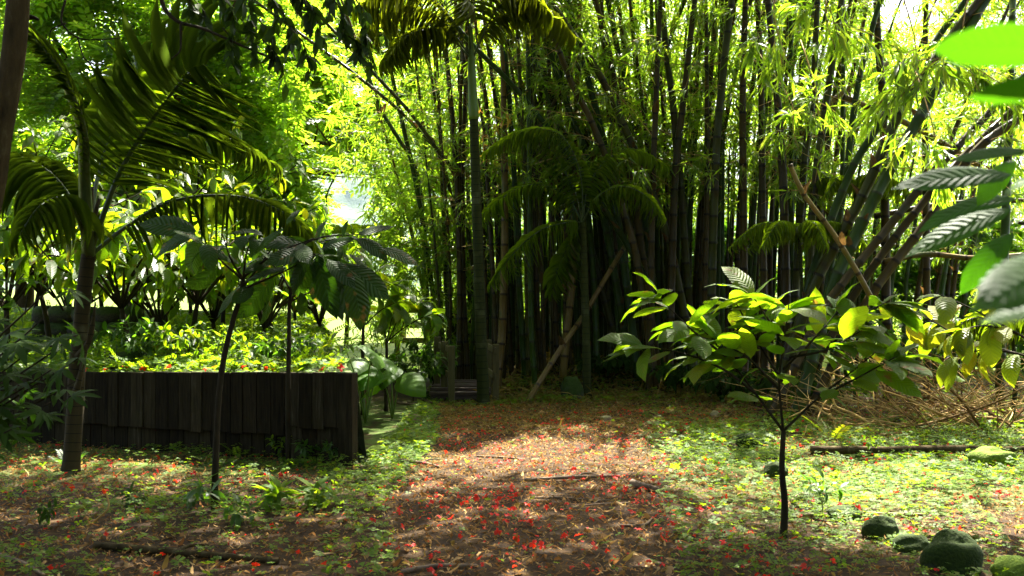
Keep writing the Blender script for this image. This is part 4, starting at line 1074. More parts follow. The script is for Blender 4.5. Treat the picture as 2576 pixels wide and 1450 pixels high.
# unseen wood added behind and beside the viewpoint to block sky fill
n = 11000; a = R.uniform(math.radians(170), math.radians(370), n); rr = R.uniform(8.5, 12, n)
C = np.column_stack([np.cos(a) * rr, 3.0 + np.sin(a) * rr, R.uniform(.1, 10, n)])
C = C[vnoise(C[:, 0] + C[:, 1] * .5, C[:, 2], .9, 91) > -.45]
C = C[~((C[:, 1] > 1) & (np.abs(C[:, 0] / np.maximum(C[:, 1], .1)) < .60))]; C = C[~open_sky(C)]
mb = MB(); leaves(mb, T_dia(.45, .05, .1), C, rdir(len(C), -.3, .5), R.uniform(.35, .75, len(C)))
for i in range(26):
    t = R.uniform(math.radians(185), math.radians(355)); c = np.array([math.cos(t) * 9.5, 3 + math.sin(t) * 9.5, 0]); tube(mb, spl([c, c + [R.normal(0, .3), R.normal(0, .3), 4], c + [R.normal(0, .6), R.normal(0, .6), 9]], 8), np.linspace(.14, .06, 8), 7)
tag(mb.build('woodland', M['canopy_leaf']), 'unseen leafy wood added around the clearing to block sky fill', 'woodland', kind='stuff')

# ------------------------------------------------------------------ saplings in front
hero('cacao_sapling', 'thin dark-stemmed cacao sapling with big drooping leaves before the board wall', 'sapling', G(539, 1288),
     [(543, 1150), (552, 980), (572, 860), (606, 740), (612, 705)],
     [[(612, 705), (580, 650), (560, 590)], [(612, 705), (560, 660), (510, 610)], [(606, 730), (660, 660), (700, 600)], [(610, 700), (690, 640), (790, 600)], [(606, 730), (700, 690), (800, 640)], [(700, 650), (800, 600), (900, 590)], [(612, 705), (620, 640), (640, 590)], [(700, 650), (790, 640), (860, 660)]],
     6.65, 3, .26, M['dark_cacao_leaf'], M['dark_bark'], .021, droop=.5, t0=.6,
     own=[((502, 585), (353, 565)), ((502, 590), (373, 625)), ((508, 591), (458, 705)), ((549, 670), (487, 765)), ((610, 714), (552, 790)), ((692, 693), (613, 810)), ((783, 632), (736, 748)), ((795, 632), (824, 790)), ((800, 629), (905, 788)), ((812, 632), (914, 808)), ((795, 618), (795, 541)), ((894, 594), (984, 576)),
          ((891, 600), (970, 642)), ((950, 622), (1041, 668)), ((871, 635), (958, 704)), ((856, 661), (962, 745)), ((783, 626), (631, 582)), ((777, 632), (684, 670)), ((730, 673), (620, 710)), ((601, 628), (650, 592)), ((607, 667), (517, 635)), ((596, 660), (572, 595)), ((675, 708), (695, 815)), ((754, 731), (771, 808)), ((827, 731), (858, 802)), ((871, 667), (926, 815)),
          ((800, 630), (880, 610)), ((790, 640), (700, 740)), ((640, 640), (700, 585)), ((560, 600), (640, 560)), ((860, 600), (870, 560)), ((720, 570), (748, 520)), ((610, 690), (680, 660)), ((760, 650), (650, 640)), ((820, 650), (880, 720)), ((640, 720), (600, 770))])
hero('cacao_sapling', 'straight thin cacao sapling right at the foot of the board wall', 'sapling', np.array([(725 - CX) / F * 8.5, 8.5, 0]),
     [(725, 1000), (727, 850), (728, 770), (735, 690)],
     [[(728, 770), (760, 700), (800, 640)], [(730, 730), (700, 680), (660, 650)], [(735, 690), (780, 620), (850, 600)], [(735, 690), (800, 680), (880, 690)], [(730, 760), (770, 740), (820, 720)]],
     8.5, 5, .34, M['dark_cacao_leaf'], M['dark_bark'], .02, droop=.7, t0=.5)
hero('cacao_sapling', 'straight cacao sapling just right of the wall corner with a pale green crown', 'sapling', G(912, 1042),
     [(912, 950), (913, 850), (915, 800)],
     [[(915, 800), (900, 740), (880, 700)], [(915, 800), (950, 740), (990, 710)], [(915, 820), (960, 780), (1000, 760)], [(915, 800), (930, 720), (950, 680)]],
     11.9, 11, .34, M['cacao_leaf'], M['dark_bark'], .022, droop=.7)
hero('cacao_sapling', 'forked cacao sapling with sunlit leaves left of the footbridge', 'sapling', G(971, 1030),
     [(971, 950), (973, 880), (972, 860)],
     [[(972, 862), (1010, 830), (1060, 800), (1090, 790)], [(972, 862), (965, 820), (955, 780)], [(972, 862), (990, 790), (1020, 740)], [(1010, 830), (1030, 780), (1060, 760)], [(972, 870), (1000, 800), (1000, 750)]],
     12.3, 12, .32, M['cacao_leaf'], M['dark_bark'], .022, droop=.7)
hero('cacao_sapling', 'short sapling with toothed pale leaves standing alone on the right of the path', 'sapling', G(1970, 1350),
     [(1974, 1270), (1967, 1180), (1971, 1085)],
     [[(1970, 1085), (1900, 990), (1830, 900), (1760, 820)], [(1970, 1085), (1960, 960), (1972, 860), (1985, 760)], [(1970, 1085), (2060, 1000), (2150, 930), (2210, 880)], [(1900, 990), (1820, 930), (1720, 890), (1610, 870)],
      [(1968, 960), (1900, 850), (1850, 760)], [(1970, 930), (2050, 850), (2110, 780)], [(1960, 980), (1880, 900), (1790, 850)], [(1985, 900), (2080, 880), (2170, 830)], [(1972, 860), (1930, 800), (1890, 740)], [(1830, 900), (1740, 830), (1650, 740)], [(2060, 1000), (2140, 960), (2250, 900)], [(2080, 880), (2160, 800), (2230, 760)]],
     6.0, 17, .29, M['young_leaf'], M['dark_bark'], .021, tm=BIG[:2], droop=.08, t0=.3, zj=.45, flat=.45)
hero('cacao_sapling', 'sapling with sunlit yellow torn leaves reaching in from the right edge', 'sapling', np.array([3.75, 6.7, 0]),
     [(2680, 1000), (2660, 900)],
     [[(2660, 920), (2560, 890), (2450, 860), (2330, 830)], [(2660, 900), (2560, 840), (2450, 780), (2360, 740)], [(2660, 900), (2560, 780), (2500, 720)], [(2560, 890), (2480, 880), (2400, 900)], [(2450, 860), (2400, 840), (2300, 780)], [(2560, 840), (2480, 820), (2420, 830)]],
     6.6, 10, .27, M['yellow_leaf'], M['dark_bark'], .02, droop=.6, t0=.35)
# the leaves close to the lens on the right
near = thing('near_shrub', 'out-of-focus broad-leaved shrub leaning in close at the right edge', 'shrub', (1.5, 1.9, 0))
tr, lf = MB(), MB()
pp = [np.array([(1.5, 1.9, .0), (1.5, 1.9, .9), (1.35, 1.9, 1.5), W(2560, 560, 2.0)]), np.array([(1.5, 1.9, .9), (1.2, 1.6, 1.7), (.95, 1.35, 1.85)]), np.array([(1.5, 1.9, .9), (1.2, 1.4, 1.35), (.85, 1.15, 1.42)])]
stems(tr, pp, .012, .004, 7)
spec = [((2560, 440), (2255, 425), 1.9, .30, .62), ((2560, 520), (2265, 610), 1.95, .30, .62), ((2570, 500), (2300, 500), 2.2, .27, .55), ((2560, 580), (2390, 720), 1.8, .22, .7), ((2590, 640), (2470, 790), 1.7, .2, .7), ((2560, 400), (2440, 500), 2.0, .2, .9), ((2600, 380), (2380, 375), 1.8, .24, .6),
        ((2720, 130), (2310, 75), .75, .24, .75), ((2720, 215), (2430, 215), .72, .2, .8), ((2700, 640), (2470, 740), .75, .22, .9), ((2720, 760), (2445, 780), .72, .20, .65), ((2700, 440), (2500, 420), .8, .2, .9)]
for (a, b, Y, L, wd_) in spec:
    p = W(*a, Y); e = W(*b, Y + R.uniform(-.05, .05))
    leaves(lf, BIG[R.integers(0, 2)], p[None], (e - p)[None], np.linalg.norm(e - p), np.array([[R.normal(0, .2), (.6 if b[1] < 300 else -.7), .7]]), wd_)
tr.build('stem', M['dark_bark'], near); lf.build('foliage', M['near_leaf'], near)

# dark palmate shrub at the left edge
o = thing('palmate_shrub', 'dark palmate-leaved shrub crowding the left edge before the wall', 'shrub', (-2.75, 4.4, 0))
tr, lf = MB(), MB(); PM = T_palmate()
for tip in ((-30, 700), (60, 690), (130, 720), (20, 790), (110, 800), (180, 850), (40, 880), (130, 930), (190, 960), (10, 960), (70, 1010), (30, 1080), (150, 1000), (-40, 860), (-20, 1010), (90, 870), (200, 900)):
    e = W(*tip, 4.4 + R.uniform(-.4, .4)); s0 = np.array([-2.75, 4.4, .1])
    P = spl([s0, s0 * .4 + e * .6 + [-.12, 0, .1], e], 10); tube(tr, P, np.linspace(.010, .003, 10), 5)
    for j in range(5):
        d = rdir(1, .0, .3)[0] + [.4, -.3, 0]
        leaves(lf, PM, (P[-1 - j] + R.normal(0, .04, 3))[None], d[None], np.array([R.uniform(.10, .17)]), np.array([[R.normal(0, .3), -.5, 1]]))
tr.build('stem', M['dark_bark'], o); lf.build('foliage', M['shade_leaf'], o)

# ------------------------------------------------------------------ cacao grove on the raised bed
grove = [((1300 - 1288) * 0 + 330, 10.8, 1.9, 'cacao tree with arching boughs above the middle of the board wall'), (480, 11.4, 1.9, 'cacao tree with pale torn leaves behind the leaning sapling'), (650, 12.0, 1.45, 'cacao tree behind the straight sapling at the wall'),
         (130, 11.6, 2.2, 'dark cacao tree behind the young palm trunk'), (20, 10.6, 2.0, 'cacao tree at the far left of the raised bed'), (835, 13.2, 1.15, 'low-forked cacao tree on the mossy slope near the wall end'), (420, 13.4, 2.6, 'cacao tree standing before the old stone wall'),
         (260, 13.8, 2.8, 'tall cacao tree at the back left of the raised bed'), (560, 14.4, 2.1, 'tall cacao tree at the back middle of the raised bed'), (740, 15.2, 1.3, 'sunlit cacao tree at the back right of the raised bed'), (80, 14.6, 3.0, 'tall shaded cacao tree below the left-hand tree crown'),
         (180, 12.6, 1.5, 'low cacao bush left of the old stone wall'), (390, 12.2, 1.4, 'low cacao bush right of the old stone wall'), (540, 13.0, 1.5, 'low cacao bush behind the leaning sapling stem'), (690, 13.6, 1.6, 'low cacao bush behind the straight wall sapling'),
         (480, 16.2, 3.0, 'far cacao tree at the back of the grove centre'), (620, 17.0, 2.1, 'far cacao tree below the level limbs'), (320, 16.0, 3.2, 'far cacao tree behind the young palm frond base'), (780, 18.0, 1.0, 'far cacao tree at the right end of the grove')]
for px, Y, h, lab in grove:
    x = (px - CX) / F * Y
    random_bush('cacao_tree', lab, 'tree', (x, Y, float(tz(np.array(x), np.array(Y)))), h * .95, h * .60, 10, 17 if h > 1.7 else 12, .30 if h > 1.5 else .25, M['cacao_leaf'], M['dark_bark'], 'cacao trees on the raised bed', .035, .3, BIGL, 1, .55, .33 if h > 1.7 else .15)
# undergrowth shrubs
for px, py, Y, h, sp, mat, lab, z in ((1040, 985, 13.4, .75, .55, 'broad_leaf', 'leafy green bush left of the footbridge railing', 0), (1085, 980, 14.2, .8, .5, 'broad_leaf', 'dark leafy bush just behind the left railing', 0), (985, 1000, 14.2, .6, .6, 'broad_leaf', 'low bush behind the forked sapling', 0),
                                      (1530, 960, 14.4, .35, .4, 'shade_leaf', 'small dark plant at the foot of the bamboo clump', .2), (1700, 985, 13.4, .4, .4, 'shade_leaf', 'low plant on the straw-covered bank', .1), (1820, 1000, 12.8, .4, .4, 'shade_leaf', 'small plant behind the lone sapling', 0),
                                      (350, 900, 11.2, .4, .5, 'broad_leaf', 'fern-like bush below the stone wall', .72), (60, 700, 15.5, 3.2, 1.4, 'shade_leaf', 'dark glossy bush at the left edge below the tree crown', .9), (2200, 900, 13.0, 1.2, .9, 'shade_leaf', 'bush added as dark backdrop to the left half of the twig pile', 0), (2420, 900, 13.2, 1.3, 1.0, 'shade_leaf', 'bush added as dark backdrop to the right half of the twig pile', 0), (1900, 1010, 12.6, .5, .5, 'shade_leaf', 'dark plant under the lone sapling crown', 0), (2050, 1000, 12, .5, .5, 'shade_leaf', 'dark plant left of the twig pile', 0)):  # bushes behind the twig pile are added to stand for its dark backdrop
    x = (px - CX) / F * Y
    random_bush('bush', lab, 'bush', (x, Y, z if z else float(gz(x, Y))), h, sp, 9, 12, .15 if h < 2 else .22, M[mat], M['dark_bark'], None, .012, .15, BIGL, 1, .4, .2)


for i in range(16):
    px = 230 + 640 * (i + R.uniform(.1, .9)) / 16; Y = R.uniform(9.6, 11.2); x = (px - CX) / F * Y
    if in_terrace(np.array(x), np.array(Y)):
        random_bush('bed_weed', 'leafy weed among the ground cover along the top of the board wall', 'weed', (x, Y, float(tz(np.array(x), np.array(Y)))), R.uniform(.22, .5), R.uniform(.2, .35), 6, 9, R.uniform(.07, .13), M[['broad_leaf', 'herb_leaf', 'cacao_leaf'][i % 3]], M['petiole'], 'weeds along the wall top', .006, .15, BIGL, 1, .3, .2)


# taro with big shield leaves
def T_heart():
    st = np.array([0, .04, .12, .24, .4, .56, .7, .82, .92, 1.0]); pr = np.array([.36, .50, .60, .64, .61, .53, .41, .27, .13, .01])
    return T_surf(st, pr, .22, .7, .5, .012, 4, 7)


HT = T_heart()
for (pts, Y, lab) in (([(905, 905), (870, 880), (935, 880), (940, 930), (900, 950), (965, 900)], 11.0, 'elephant ear plant with broad light green leaves right of the wall corner'),
                      ([(985, 930), (1015, 950), (960, 960)], 11.4, 'smaller elephant ear plant behind the forked sapling stem'), ([(700, 890), (675, 880), (720, 905), (745, 880)], 11.8, 'elephant ear plant with upright yellow-green leaves on the raised bed')):
    x = (np.mean([p[0] for p in pts]) - CX) / F * Y
    b = np.array([x, Y, float(tz(np.array(x), np.array(Y))) if in_terrace(np.array(x), np.array(Y)) else 0.0])
    o = thing('taro', lab, 'plant', b); tr, lf = MB(), MB()
    for i, (px, py) in enumerate(pts):
        e = W(px, py, Y + R.uniform(-.25, .25)); tube(tr, spl([b, (b + e) / 2 + [0, 0, .1], e], 8), np.linspace(.012, .006, 8), 5)
        d = np.array([e[0] - b[0], -.25, -.05]); d[:2] += R.normal(0, .15, 2)
        leaves(lf, HT, e[None] - nrm(d[None]) * .08, d[None], np.array([R.uniform(.42, .56)]), np.array([[R.normal(0, .4), R.uniform(-.2, .5), .8]]))
    tr.build('stalks', M['crownshaft'], o); lf.build('foliage', M['taro_leaf'], o)

# ferns and seedlings
PF = T_pinnate(12, .016, .22)
for px, py, n, L, mat, lab in ((2095, 1110, 7, .30, 'yellow_leaf', 'bright yellow-green fern behind the lone sapling'), (2300, 1075, 6, .22, 'herb_leaf', 'small fern at the edge of the twig pile'), (600, 1150, 5, .2, 'herb_leaf', 'small fern at the foot of the wall beside the leaning sapling'),
                               (330, 1110, 4, .14, 'shade_leaf', 'tiny fern against the wall boards'), (170, 1175, 6, .2, 'broad_leaf', 'green fern at the young palm foot'), (1470, 915, 7, .5, 'shade_leaf', 'dark fern with toothed arching fronds behind the propped pole')):
    b = G(px, py); o = thing('fern', lab, 'fern', b); lf = MB()
    a = np.arange(n) * 2.4; d = np.column_stack([np.cos(a), np.sin(a), R.uniform(.6, 1.3, n)])
    leaves(lf, PF, np.repeat(b[None], n, 0), d, L * R.uniform(.7, 1.2, n), np.array([0, 0, 1.0]) + R.normal(0, .1, (n, 3)))
    lf.build('fronds', M[mat], o)
for px, py, h, L, mat, lab in ((730, 1130, .32, .075, 'herb_leaf', 'pale seedling with narrow leaves against the wall boards'), (700, 1160, .22, .07, 'herb_leaf', 'leafy weed in the sun fleck by the wall'), (770, 1165, .24, .09, 'broad_leaf', 'dark weed at the foot of the wall'),
                               (830, 1170, .2, .08, 'broad_leaf', 'low weed near the wall corner'), (510, 1300, .22, .11, 'broad_leaf', 'broad-leaved seedling just left of the leaning sapling foot'), (590, 1330, .18, .10, 'broad_leaf', 'broad-leaved seedling right of the leaning sapling foot'),
                               (690, 1285, .16, .15, 'herb_leaf', 'pale broad-leaved seedling in the sun fleck'), (800, 1280, .16, .15, 'herb_leaf', 'flat-leaved pale seedling right of the sun fleck'), (330, 1290, .14, .08, 'shade_leaf', 'small dark seedling among the litter'), (110, 1330, .16, .08, 'shade_leaf', 'dark seedling near the lower left corner'),
                               (2070, 1290, .26, .09, 'broad_leaf', 'dark seedling right of the lone sapling stem'), (2200, 1150, .2, .07, 'herb_leaf', 'pale seedling on the low timber edge'), (2480, 1100, .2, .08, 'herb_leaf', 'pale seedling before the twig pile')):
    random_bush('seedling', lab, 'seedling', G(px, py), h, h * .5, 5, 7, L, M[mat], M['petiole'], None, .004, .2, BIGL, 0, .2, .25)

# ------------------------------------------------------------------ footbridge and railings
def rail_between(mb, a, b, hgt, th):
    a = np.asarray(a, float); b = np.asarray(b, float); d = b - a; l = np.linalg.norm(d); d /= l
    s_ = nrm(np.cross(d, [0, 0, 1.0])[None])[0]; u = np.cross(s_, d)
    box(mb, (a + b) / 2, (l, th, hgt), np.array([d, s_, u]))


for lab, posts, zt in (('weathered timber railing with three posts on the left of the footbridge', [(1100, 14.1), (1118, 13.6), (1136, 13.1)], .80), ('weathered timber railing half hidden behind the slender palm trunk', [(1229, 13.7), (1247, 13.2)], .78)):
    pp = [np.array([(x - CX) / F * y, y, 0]) for x, y in posts]
    o = thing('railing', lab, 'railing', pp[0], 'footbridge railings')
    for i, p in enumerate(pp):
        m = MB(); zz = zt - .035 * i; box(m, (p[0], p[1], zz / 2), (.085, .085, zz + .02)); m.build('post', M['timber'], o, False)
    for z in (.70, .36):
        m = MB(); off = np.array([.0, -.058, z]) if posts[0][0] > 1200 else np.array([.0, .058, z])
        d = pp[-1] - pp[0]
        rail_between(m, pp[0] - d * .03 + off, pp[-1] + d * .03 + off - [0, 0, .03], .085, .026); m.build('rail', M['timber'], o, False)
o = thing('footbridge', 'narrow plank footbridge between the two railings', 'footbridge', (-.85, 13.4, 0))
for i, (y, z) in enumerate(((13.55, .125), (13.37, .085), (13.85, .13), (14.1, .13), (14.35, .13), (14.6, .13))):
    m = MB(); box(m, (-.70, y, z), (.82, .15, .045)); m.build('plank', M['deck'], o, False)
m = MB(); box(m, (-.70, 13.34, .035), (.78, .06, .06)); m.build('sill', M['deck'], o, False)
# pale fence far beyond
o = thing('far_fence', 'sunlit pale rail fence far behind the footbridge', 'fence', (-1.9, 20, 0))
for i in range(4):
    m = MB(); box(m, (-2.3 + i * .6, 20, .6), (.1, .1, 1.2)); m.build('post', M['timber'], o, False)
for z in (.45, .75, 1.05):
    m = MB(); box(m, (-1.4, 19.93, z), (2.2, .03, .11)); m.build('rail', M['timber'], o, False)

# old stone wall at the back of the bed
o = MB()
sw_a, sw_b = np.array([-6.0, 12.7]), np.array([-4.75, 12.4])
dd = sw_b - sw_a; ll = np.linalg.norm(dd); dd /= ll
SPH_U, SPH_V = 9, 7


def rock_mesh(mb, c, s, seed, rough=.16, k=(18, 12), flat=0.0):
    u = np.linspace(0, 2 * math.pi, k[0], endpoint=False); v = np.linspace(.02, math.pi - .02, k[1])
    U, V = np.meshgrid(u, v); d = np.stack([np.cos(U) * np.sin(V), np.sin(U) * np.sin(V), np.cos(V)], -1)
    r = 1 + rough * vnoise(d[..., 0] * 2 + seed, d[..., 1] * 2 + d[..., 2] * 2.3, 1.3, seed) + rough * .35 * vnoise(d[..., 0] * 6, d[..., 1] * 6 + d[..., 2] * 5, 1.2, seed + 1) - rough * .9 * np.abs(vnoise(d[..., 0] * 1.5 + 3, d[..., 1] * 1.5 + d[..., 2] * 1.7, 1.2, seed + 2)) + rough * .5
    p = np.sign(d) * np.abs(d) ** (1 - flat) * r[..., None] * np.asarray(s) + np.asarray(c)
    i = np.arange(k[1] - 1)[:, None] * k[0]; j = np.arange(k[0])[None]
    q = np.stack([i + j, i + k[0] + j, i + k[0] + (j + 1) % k[0], i + (j + 1) % k[0]], -1)
    mb.add(p, q)


zb = .78; row = 0
while row < 3:
    t = R.uniform(-.1, .05)
    while t < ll:
        w_ = R.uniform(.18, .38); p = sw_a + dd * (t + w_ / 2)
        rock_mesh(o, (p[0], p[1] + R.normal(0, .015), zb + row * .19), (w_ * .56, .14, .115), int(R.integers(0, 999)), .1, (9, 7), .25); t += w_
    row += 1
tag(o.build('stone_wall', M['wall_stone']), 'dark old rubble stone wall at the back of the raised bed', 'wall')

# ------------------------------------------------------------------ rocks
for px, py, wpx, hpx, mat, lab, seed, z0 in (
        (1440, 1008, 29, 36, 'dark_stone', 'dark upright boulder at the end of the path', 3, 0), (1037, 1060, 20, 11, 'tan_stone', 'smooth tan stone on the green verge', 5, 0), (945, 1152, 26, 17, 'moss_stone', 'mossy yellow-green stone in the verge right of the wall', 7, 0),
        (2508, 1172, 56, 24, 'moss_stone', 'large flat bright mossy stone at the right edge', 9, 0), (2412, 1440, 70, 62, 'moss_dark', 'big round mossy boulder in the lower right', 11, 0), (2225, 1350, 44, 34, 'moss_dark', 'mossy boulder left of the big round one', 13, 0),
        (2300, 1385, 46, 26, 'moss_dark', 'low mossy rock between the two dark boulders', 15, 0), (2550, 1455, 48, 32, 'moss_stone', 'pale mossy rock in the lower right corner', 17, 0), (1880, 1125, 26, 22, 'moss_dark', 'mossy stone left behind the lone sapling stem', 19, 0), (2130, 1292, 40, 20, 'moss_dark', 'flat mossy stone right of the sapling foot', 21, 0),
        (1077, 1003, 15, 14, 'moss_dark', 'round mossy stone left of the bridge steps', 23, 0), (1140, 1000, 32, 9, 'grey_stone', 'flat stone step before the footbridge', 25, 0), (1180, 1004, 14, 10, 'dark_stone', 'small stone touching the slender palm foot', 27, 0), (1050, 985, 16, 8, 'grey_stone', 'pale grey stone beyond the tan one', 29, 0),
        (1040, 965, 18, 12, 'moss_stone', 'mossy mound left of the footbridge', 31, 0), (310, 925, 50, 22, 'moss_dark', 'mossy mound on the raised bed above the wall', 33, .72), (1525, 1060, 14, 9, 'tan_stone', 'tan curled bark piece on the far side of the path', 35, 0), (1800, 1052, 11, 9, 'tan_stone', 'small tan stone left of the lone sapling', 37, 0), (2290, 1065, 22, 12, 'grey_stone', 'grey stone beneath the twig pile', 39, 0), (1955, 1195, 30, 22, 'moss_dark', 'dark mossy stone just left of the lone sapling stem', 41, 0)):
    p = G(px, py, z0) if z0 == 0 else np.array([(px - CX) / F * 10.2, 10.2, z0]); k = p[1] / F
    mb = MB(); s = np.array([wpx * k, wpx * k * .8, hpx * k])
    if z0 == 0: p[2] = float(gz(p[0], p[1]))
    rock_mesh(mb, p + [0, s[1] * .5, s[2] * .42], s * [1, 1, 1.12], seed, .13 if 'mossy' in lab else .19, (34, 22), .12 if mat != 'dark_stone' else .3)
    tag(mb.build('rock', M[mat]), lab, 'rock')

# sleeper edging on the right, logs and sticks
for a, b, r_, lab, mat in (((2040, 1142), (2640, 1148), .04, 'long low mossy timber edging the green verge on the right', 'bark'),
                           ((1590, 1225), (1655, 1238), .032, 'short thick brown log on the right of the path', 'stick'), ((1320, 1213), (1560, 1200), .016, 'long thin dark stick lying across the path', 'stick'), ((1000, 1165), (1110, 1182), .014, 'pale stick at the edge of the green verge', 'stick'),
                           ((1060, 1010), (1085, 1018), .03, 'dark log end beside the bridge stones', 'bark'), ((1000, 1012), (1080, 1020), .012, 'pale stick beside the dark log end', 'stick'), ((1990, 1290), (2320, 1285), .016, 'long straight stick behind the two dark boulders', 'stick'),
                           ((2020, 1235), (1960, 1270), .014, 'pale crooked stick right behind the sapling stem', 'stick'), ((1560, 1330), (1640, 1310), .009, 'thin pale stick on the lower right of the path', 'stick'), ((240, 1385), (700, 1420), .024, 'dark rotting branch lying in the litter at lower left', 'bark'),
                           ((0, 1400), (110, 1450), .012, 'thin twig at the lower left corner', 'stick'), ((1320, 1160), (1200, 1150), .010, 'short twig left of the sun patch', 'stick'), ((1510, 1265), (1330, 1262), .008, 'faint thin twig across the middle of the path', 'stick'), ((1580, 1270), (1410, 1292), .008, 'slanting thin twig in the path middle', 'stick'),
                           ((2410, 1115), (2500, 1185), .010, 'bleached pale twig by the flat mossy stone', 'stick'), ((2210, 1100), (2330, 1075), .012, 'tan cane lying before the twig pile', 'twig'), ((1010, 1448), (1200, 1440), .012, 'brown stick at the bottom edge of the path', 'stick'), ((220, 1330), (250, 1265), .008, 'tan twig sticking up in the litter at lower left', 'twig')):
    A, Bq = G(*a), G(*b); A[2] = gz(A[0], A[1]) + r_ * .8; Bq[2] = gz(Bq[0], Bq[1]) + r_ * .8
    if 'sticking' in lab: Bq = A + [.1, .05, .2]
    m_ = (A + Bq) / 2 + np.array([R.normal(0, .02), R.normal(0, .03), .005])
    mb = MB(); L_ = np.linalg.norm(A - Bq); tube(mb, spl([A, m_, Bq], 16), np.linspace(r_, r_ * .7, 16), 8, wob=.22)
    if L_ > .5 and r_ < .03:
        tube(mb, spl([m_, m_ + [.05, .06, .02], m_ + [.14, .12, .01]], 5), np.linspace(r_ * .6, r_ * .25, 5), 5)
    tag(mb.build('log' if r_ > .025 else 'stick', M[mat]), lab, 'log' if r_ > .025 else 'stick')

# twig pile
o = MB()
for i in range(170):
    x = R.uniform(2090, 2640); Y = R.uniform(9.8, 12.2); a = np.array([(x - CX) / F * Y, Y, R.uniform(.02, .12)])
    h = R.uniform(.1, .95) * (.4 + .6 * sstep(2080, 2300, x)); ln = R.uniform(.35, 1.6) * R.choice([-1, 1], p=[.68, .32])
    b = a + [ln, R.normal(0, .4), h]; sag = R.normal(0, .12); k = np.linspace(0, 1, 6)[:, None]
    P = a * (1 - k) + b * k + np.array([0, .3, 1.0]) * (np.sin(k * math.pi) * sag) + R.normal(0, .028, (6, 3))
    r_ = R.choice([.004, .006, .009, .015], p=[.34, .33, .22, .11]); P = spl(P, 16); P[:, 2] = np.maximum(P[:, 2], .015); tube(o, P, np.linspace(r_, r_ * .4, 16), 5)
    for j in range(int(R.integers(1, 4))):
        q0 = P[int(R.integers(4, 15))]; e = q0 + R.normal(0, .16, 3); tube(o, spl([q0, (q0 + e) / 2 + R.normal(0, .03, 3), e], 5), [r_ * .5, r_ * .45, r_ * .4, r_ * .3, r_ * .2], 3)
tag(o.build('twig_pile', M['twig']), 'tangled pile of dry tan bamboo twigs below the slanting culms', 'twig pile')

# ------------------------------------------------------------------ litter, straw and ground plants
def scatter_px(n, x0, x1, y0, y1, z=0.0):
    """n points spread evenly over the ground that the layout box covers."""
    ya, yb = (H - z) * F / (y1 - CY), (H - z) * F / (y0 - CY)
    Y = np.sqrt(R.uniform(ya ** 2, yb ** 2, n)); px = R.uniform(x0, x1, n)
    return np.column_stack([(px - CX) / F * Y, Y, np.zeros(n)])


def poly_in(px, py, poly):
    poly = np.asarray(poly, float); ins = np.zeros(len(px), bool); j = len(poly) - 1
    for i in range(len(poly)):
        a, b = poly[i], poly[j]
        c = ((a[1] > py) != (b[1] > py)) & (px < (b[0] - a[0]) * (py - a[1]) / (b[1] - a[1] + 1e-9) + a[0]); ins ^= c; j = i
    return ins


def in_front_of_wall(P):
    n = np.array([-(WB - WA)[1], (WB - WA)[0]])
    s = (P[:, 0] - WA[0]) * n[0] + (P[:, 1] - WA[1]) * n[1]
    return (s > .05) | (P[:, 0] > WA[0] + .12)


VERGE = [(870, 980), (960, 975), (1080, 1000), (1090, 1035), (1110, 1080), (1090, 1130), (1030, 1180), (985, 1225), (930, 1250), (870, 1240), (800, 1200), (880, 1180)]
RIGHT = [(1650, 1110), (1760, 1085), (1900, 1070), (2100, 1062), (2600, 1050), (2600, 1300), (2400, 1290), (2250, 1270), (2080, 1290), (1900, 1260), (1800, 1210), (1700, 1170)]
SUNLIT = [(2150, 1240), (2600, 1230), (2600, 1380), (2300, 1330), (2130, 1290)]


def greenness(P):
    px, py = to_px(P); j = 26 * vnoise(P[:, 0], P[:, 1], 3, 77)
    pt = vnoise(P[:, 0], P[:, 1], 2.6, 83)
    g = .30 + .35 * (vnoise(P[:, 0], P[:, 1], 1.7, 78) > .1)
    g = np.where(px < 800, .10 + .34 * (vnoise(P[:, 0], P[:, 1], 1.7, 79) > .15), g)
    g = np.where((px + 1.5 * j > 1010 - .12 * (py - 1200)) & (px + 1.5 * j < 1660 + .25 * (py - 1200)) & (py > 1020), .015, g)
    g = np.where((px > 1650) & (py < 1080), .18, g)
    g = np.where(poly_in(px + j, py + j * .3, RIGHT), np.where(pt > -.25, .88, .30), g)
    g = np.where(poly_in(px + j, py + j * .3, SUNLIT), np.where(pt > .2, .6, .14), g)
    g = np.where(poly_in(px + j, py + j * .3, VERGE), 1.0, g)
    g = np.where((px > 700) & (px < 900) & (py < 1190), .7, g)
    return g


CURL = [T_strip([0, .3, .7, 1], np.array([.1, 1, .8, .05]) * w_, f, d) for w_, f, d in ((.42, .5, .8), (.3, -.5, -.7), (.14, .4, .6), (.5, .2, 1.4), (.10, .2, .3))]
for nm, n, lo_, hi_, xr, yr, lab in (('leaf_litter', 90000, .012, .046, (-60, 2640), (1008, 1475), 'brown and tan fallen leaf litter covering the path and clearing'),):
    P = scatter_px(n, *xr, *yr); P = P[in_front_of_wall(P)]
    g = greenness(P); P = P[R.random(len(P)) > g * .93]
    P[:, 2] = gz(P[:, 0], P[:, 1]) + R.uniform(.002, .028, len(P))
    mb = MB(); ch = R.choice(5, len(P), p=[.2, .2, .28, .07, .25])
    for c in range(5):
        k = ch == c; m_ = k.sum(); d = rdir(m_, 0, .16)
        leaves(mb, CURL[c], P[k], d, R.uniform(lo_, hi_, m_) * (1.25 if c in (2, 4) else 1) * np.where(R.random(m_) < .08, R.uniform(1.6, 2.4, m_), 1), np.array([0, 0, 1.0]) + R.normal(0, .35, (m_, 3)))
    tag(mb.build(nm, M['litter_leaf']), lab, 'leaf litter', kind='stuff')

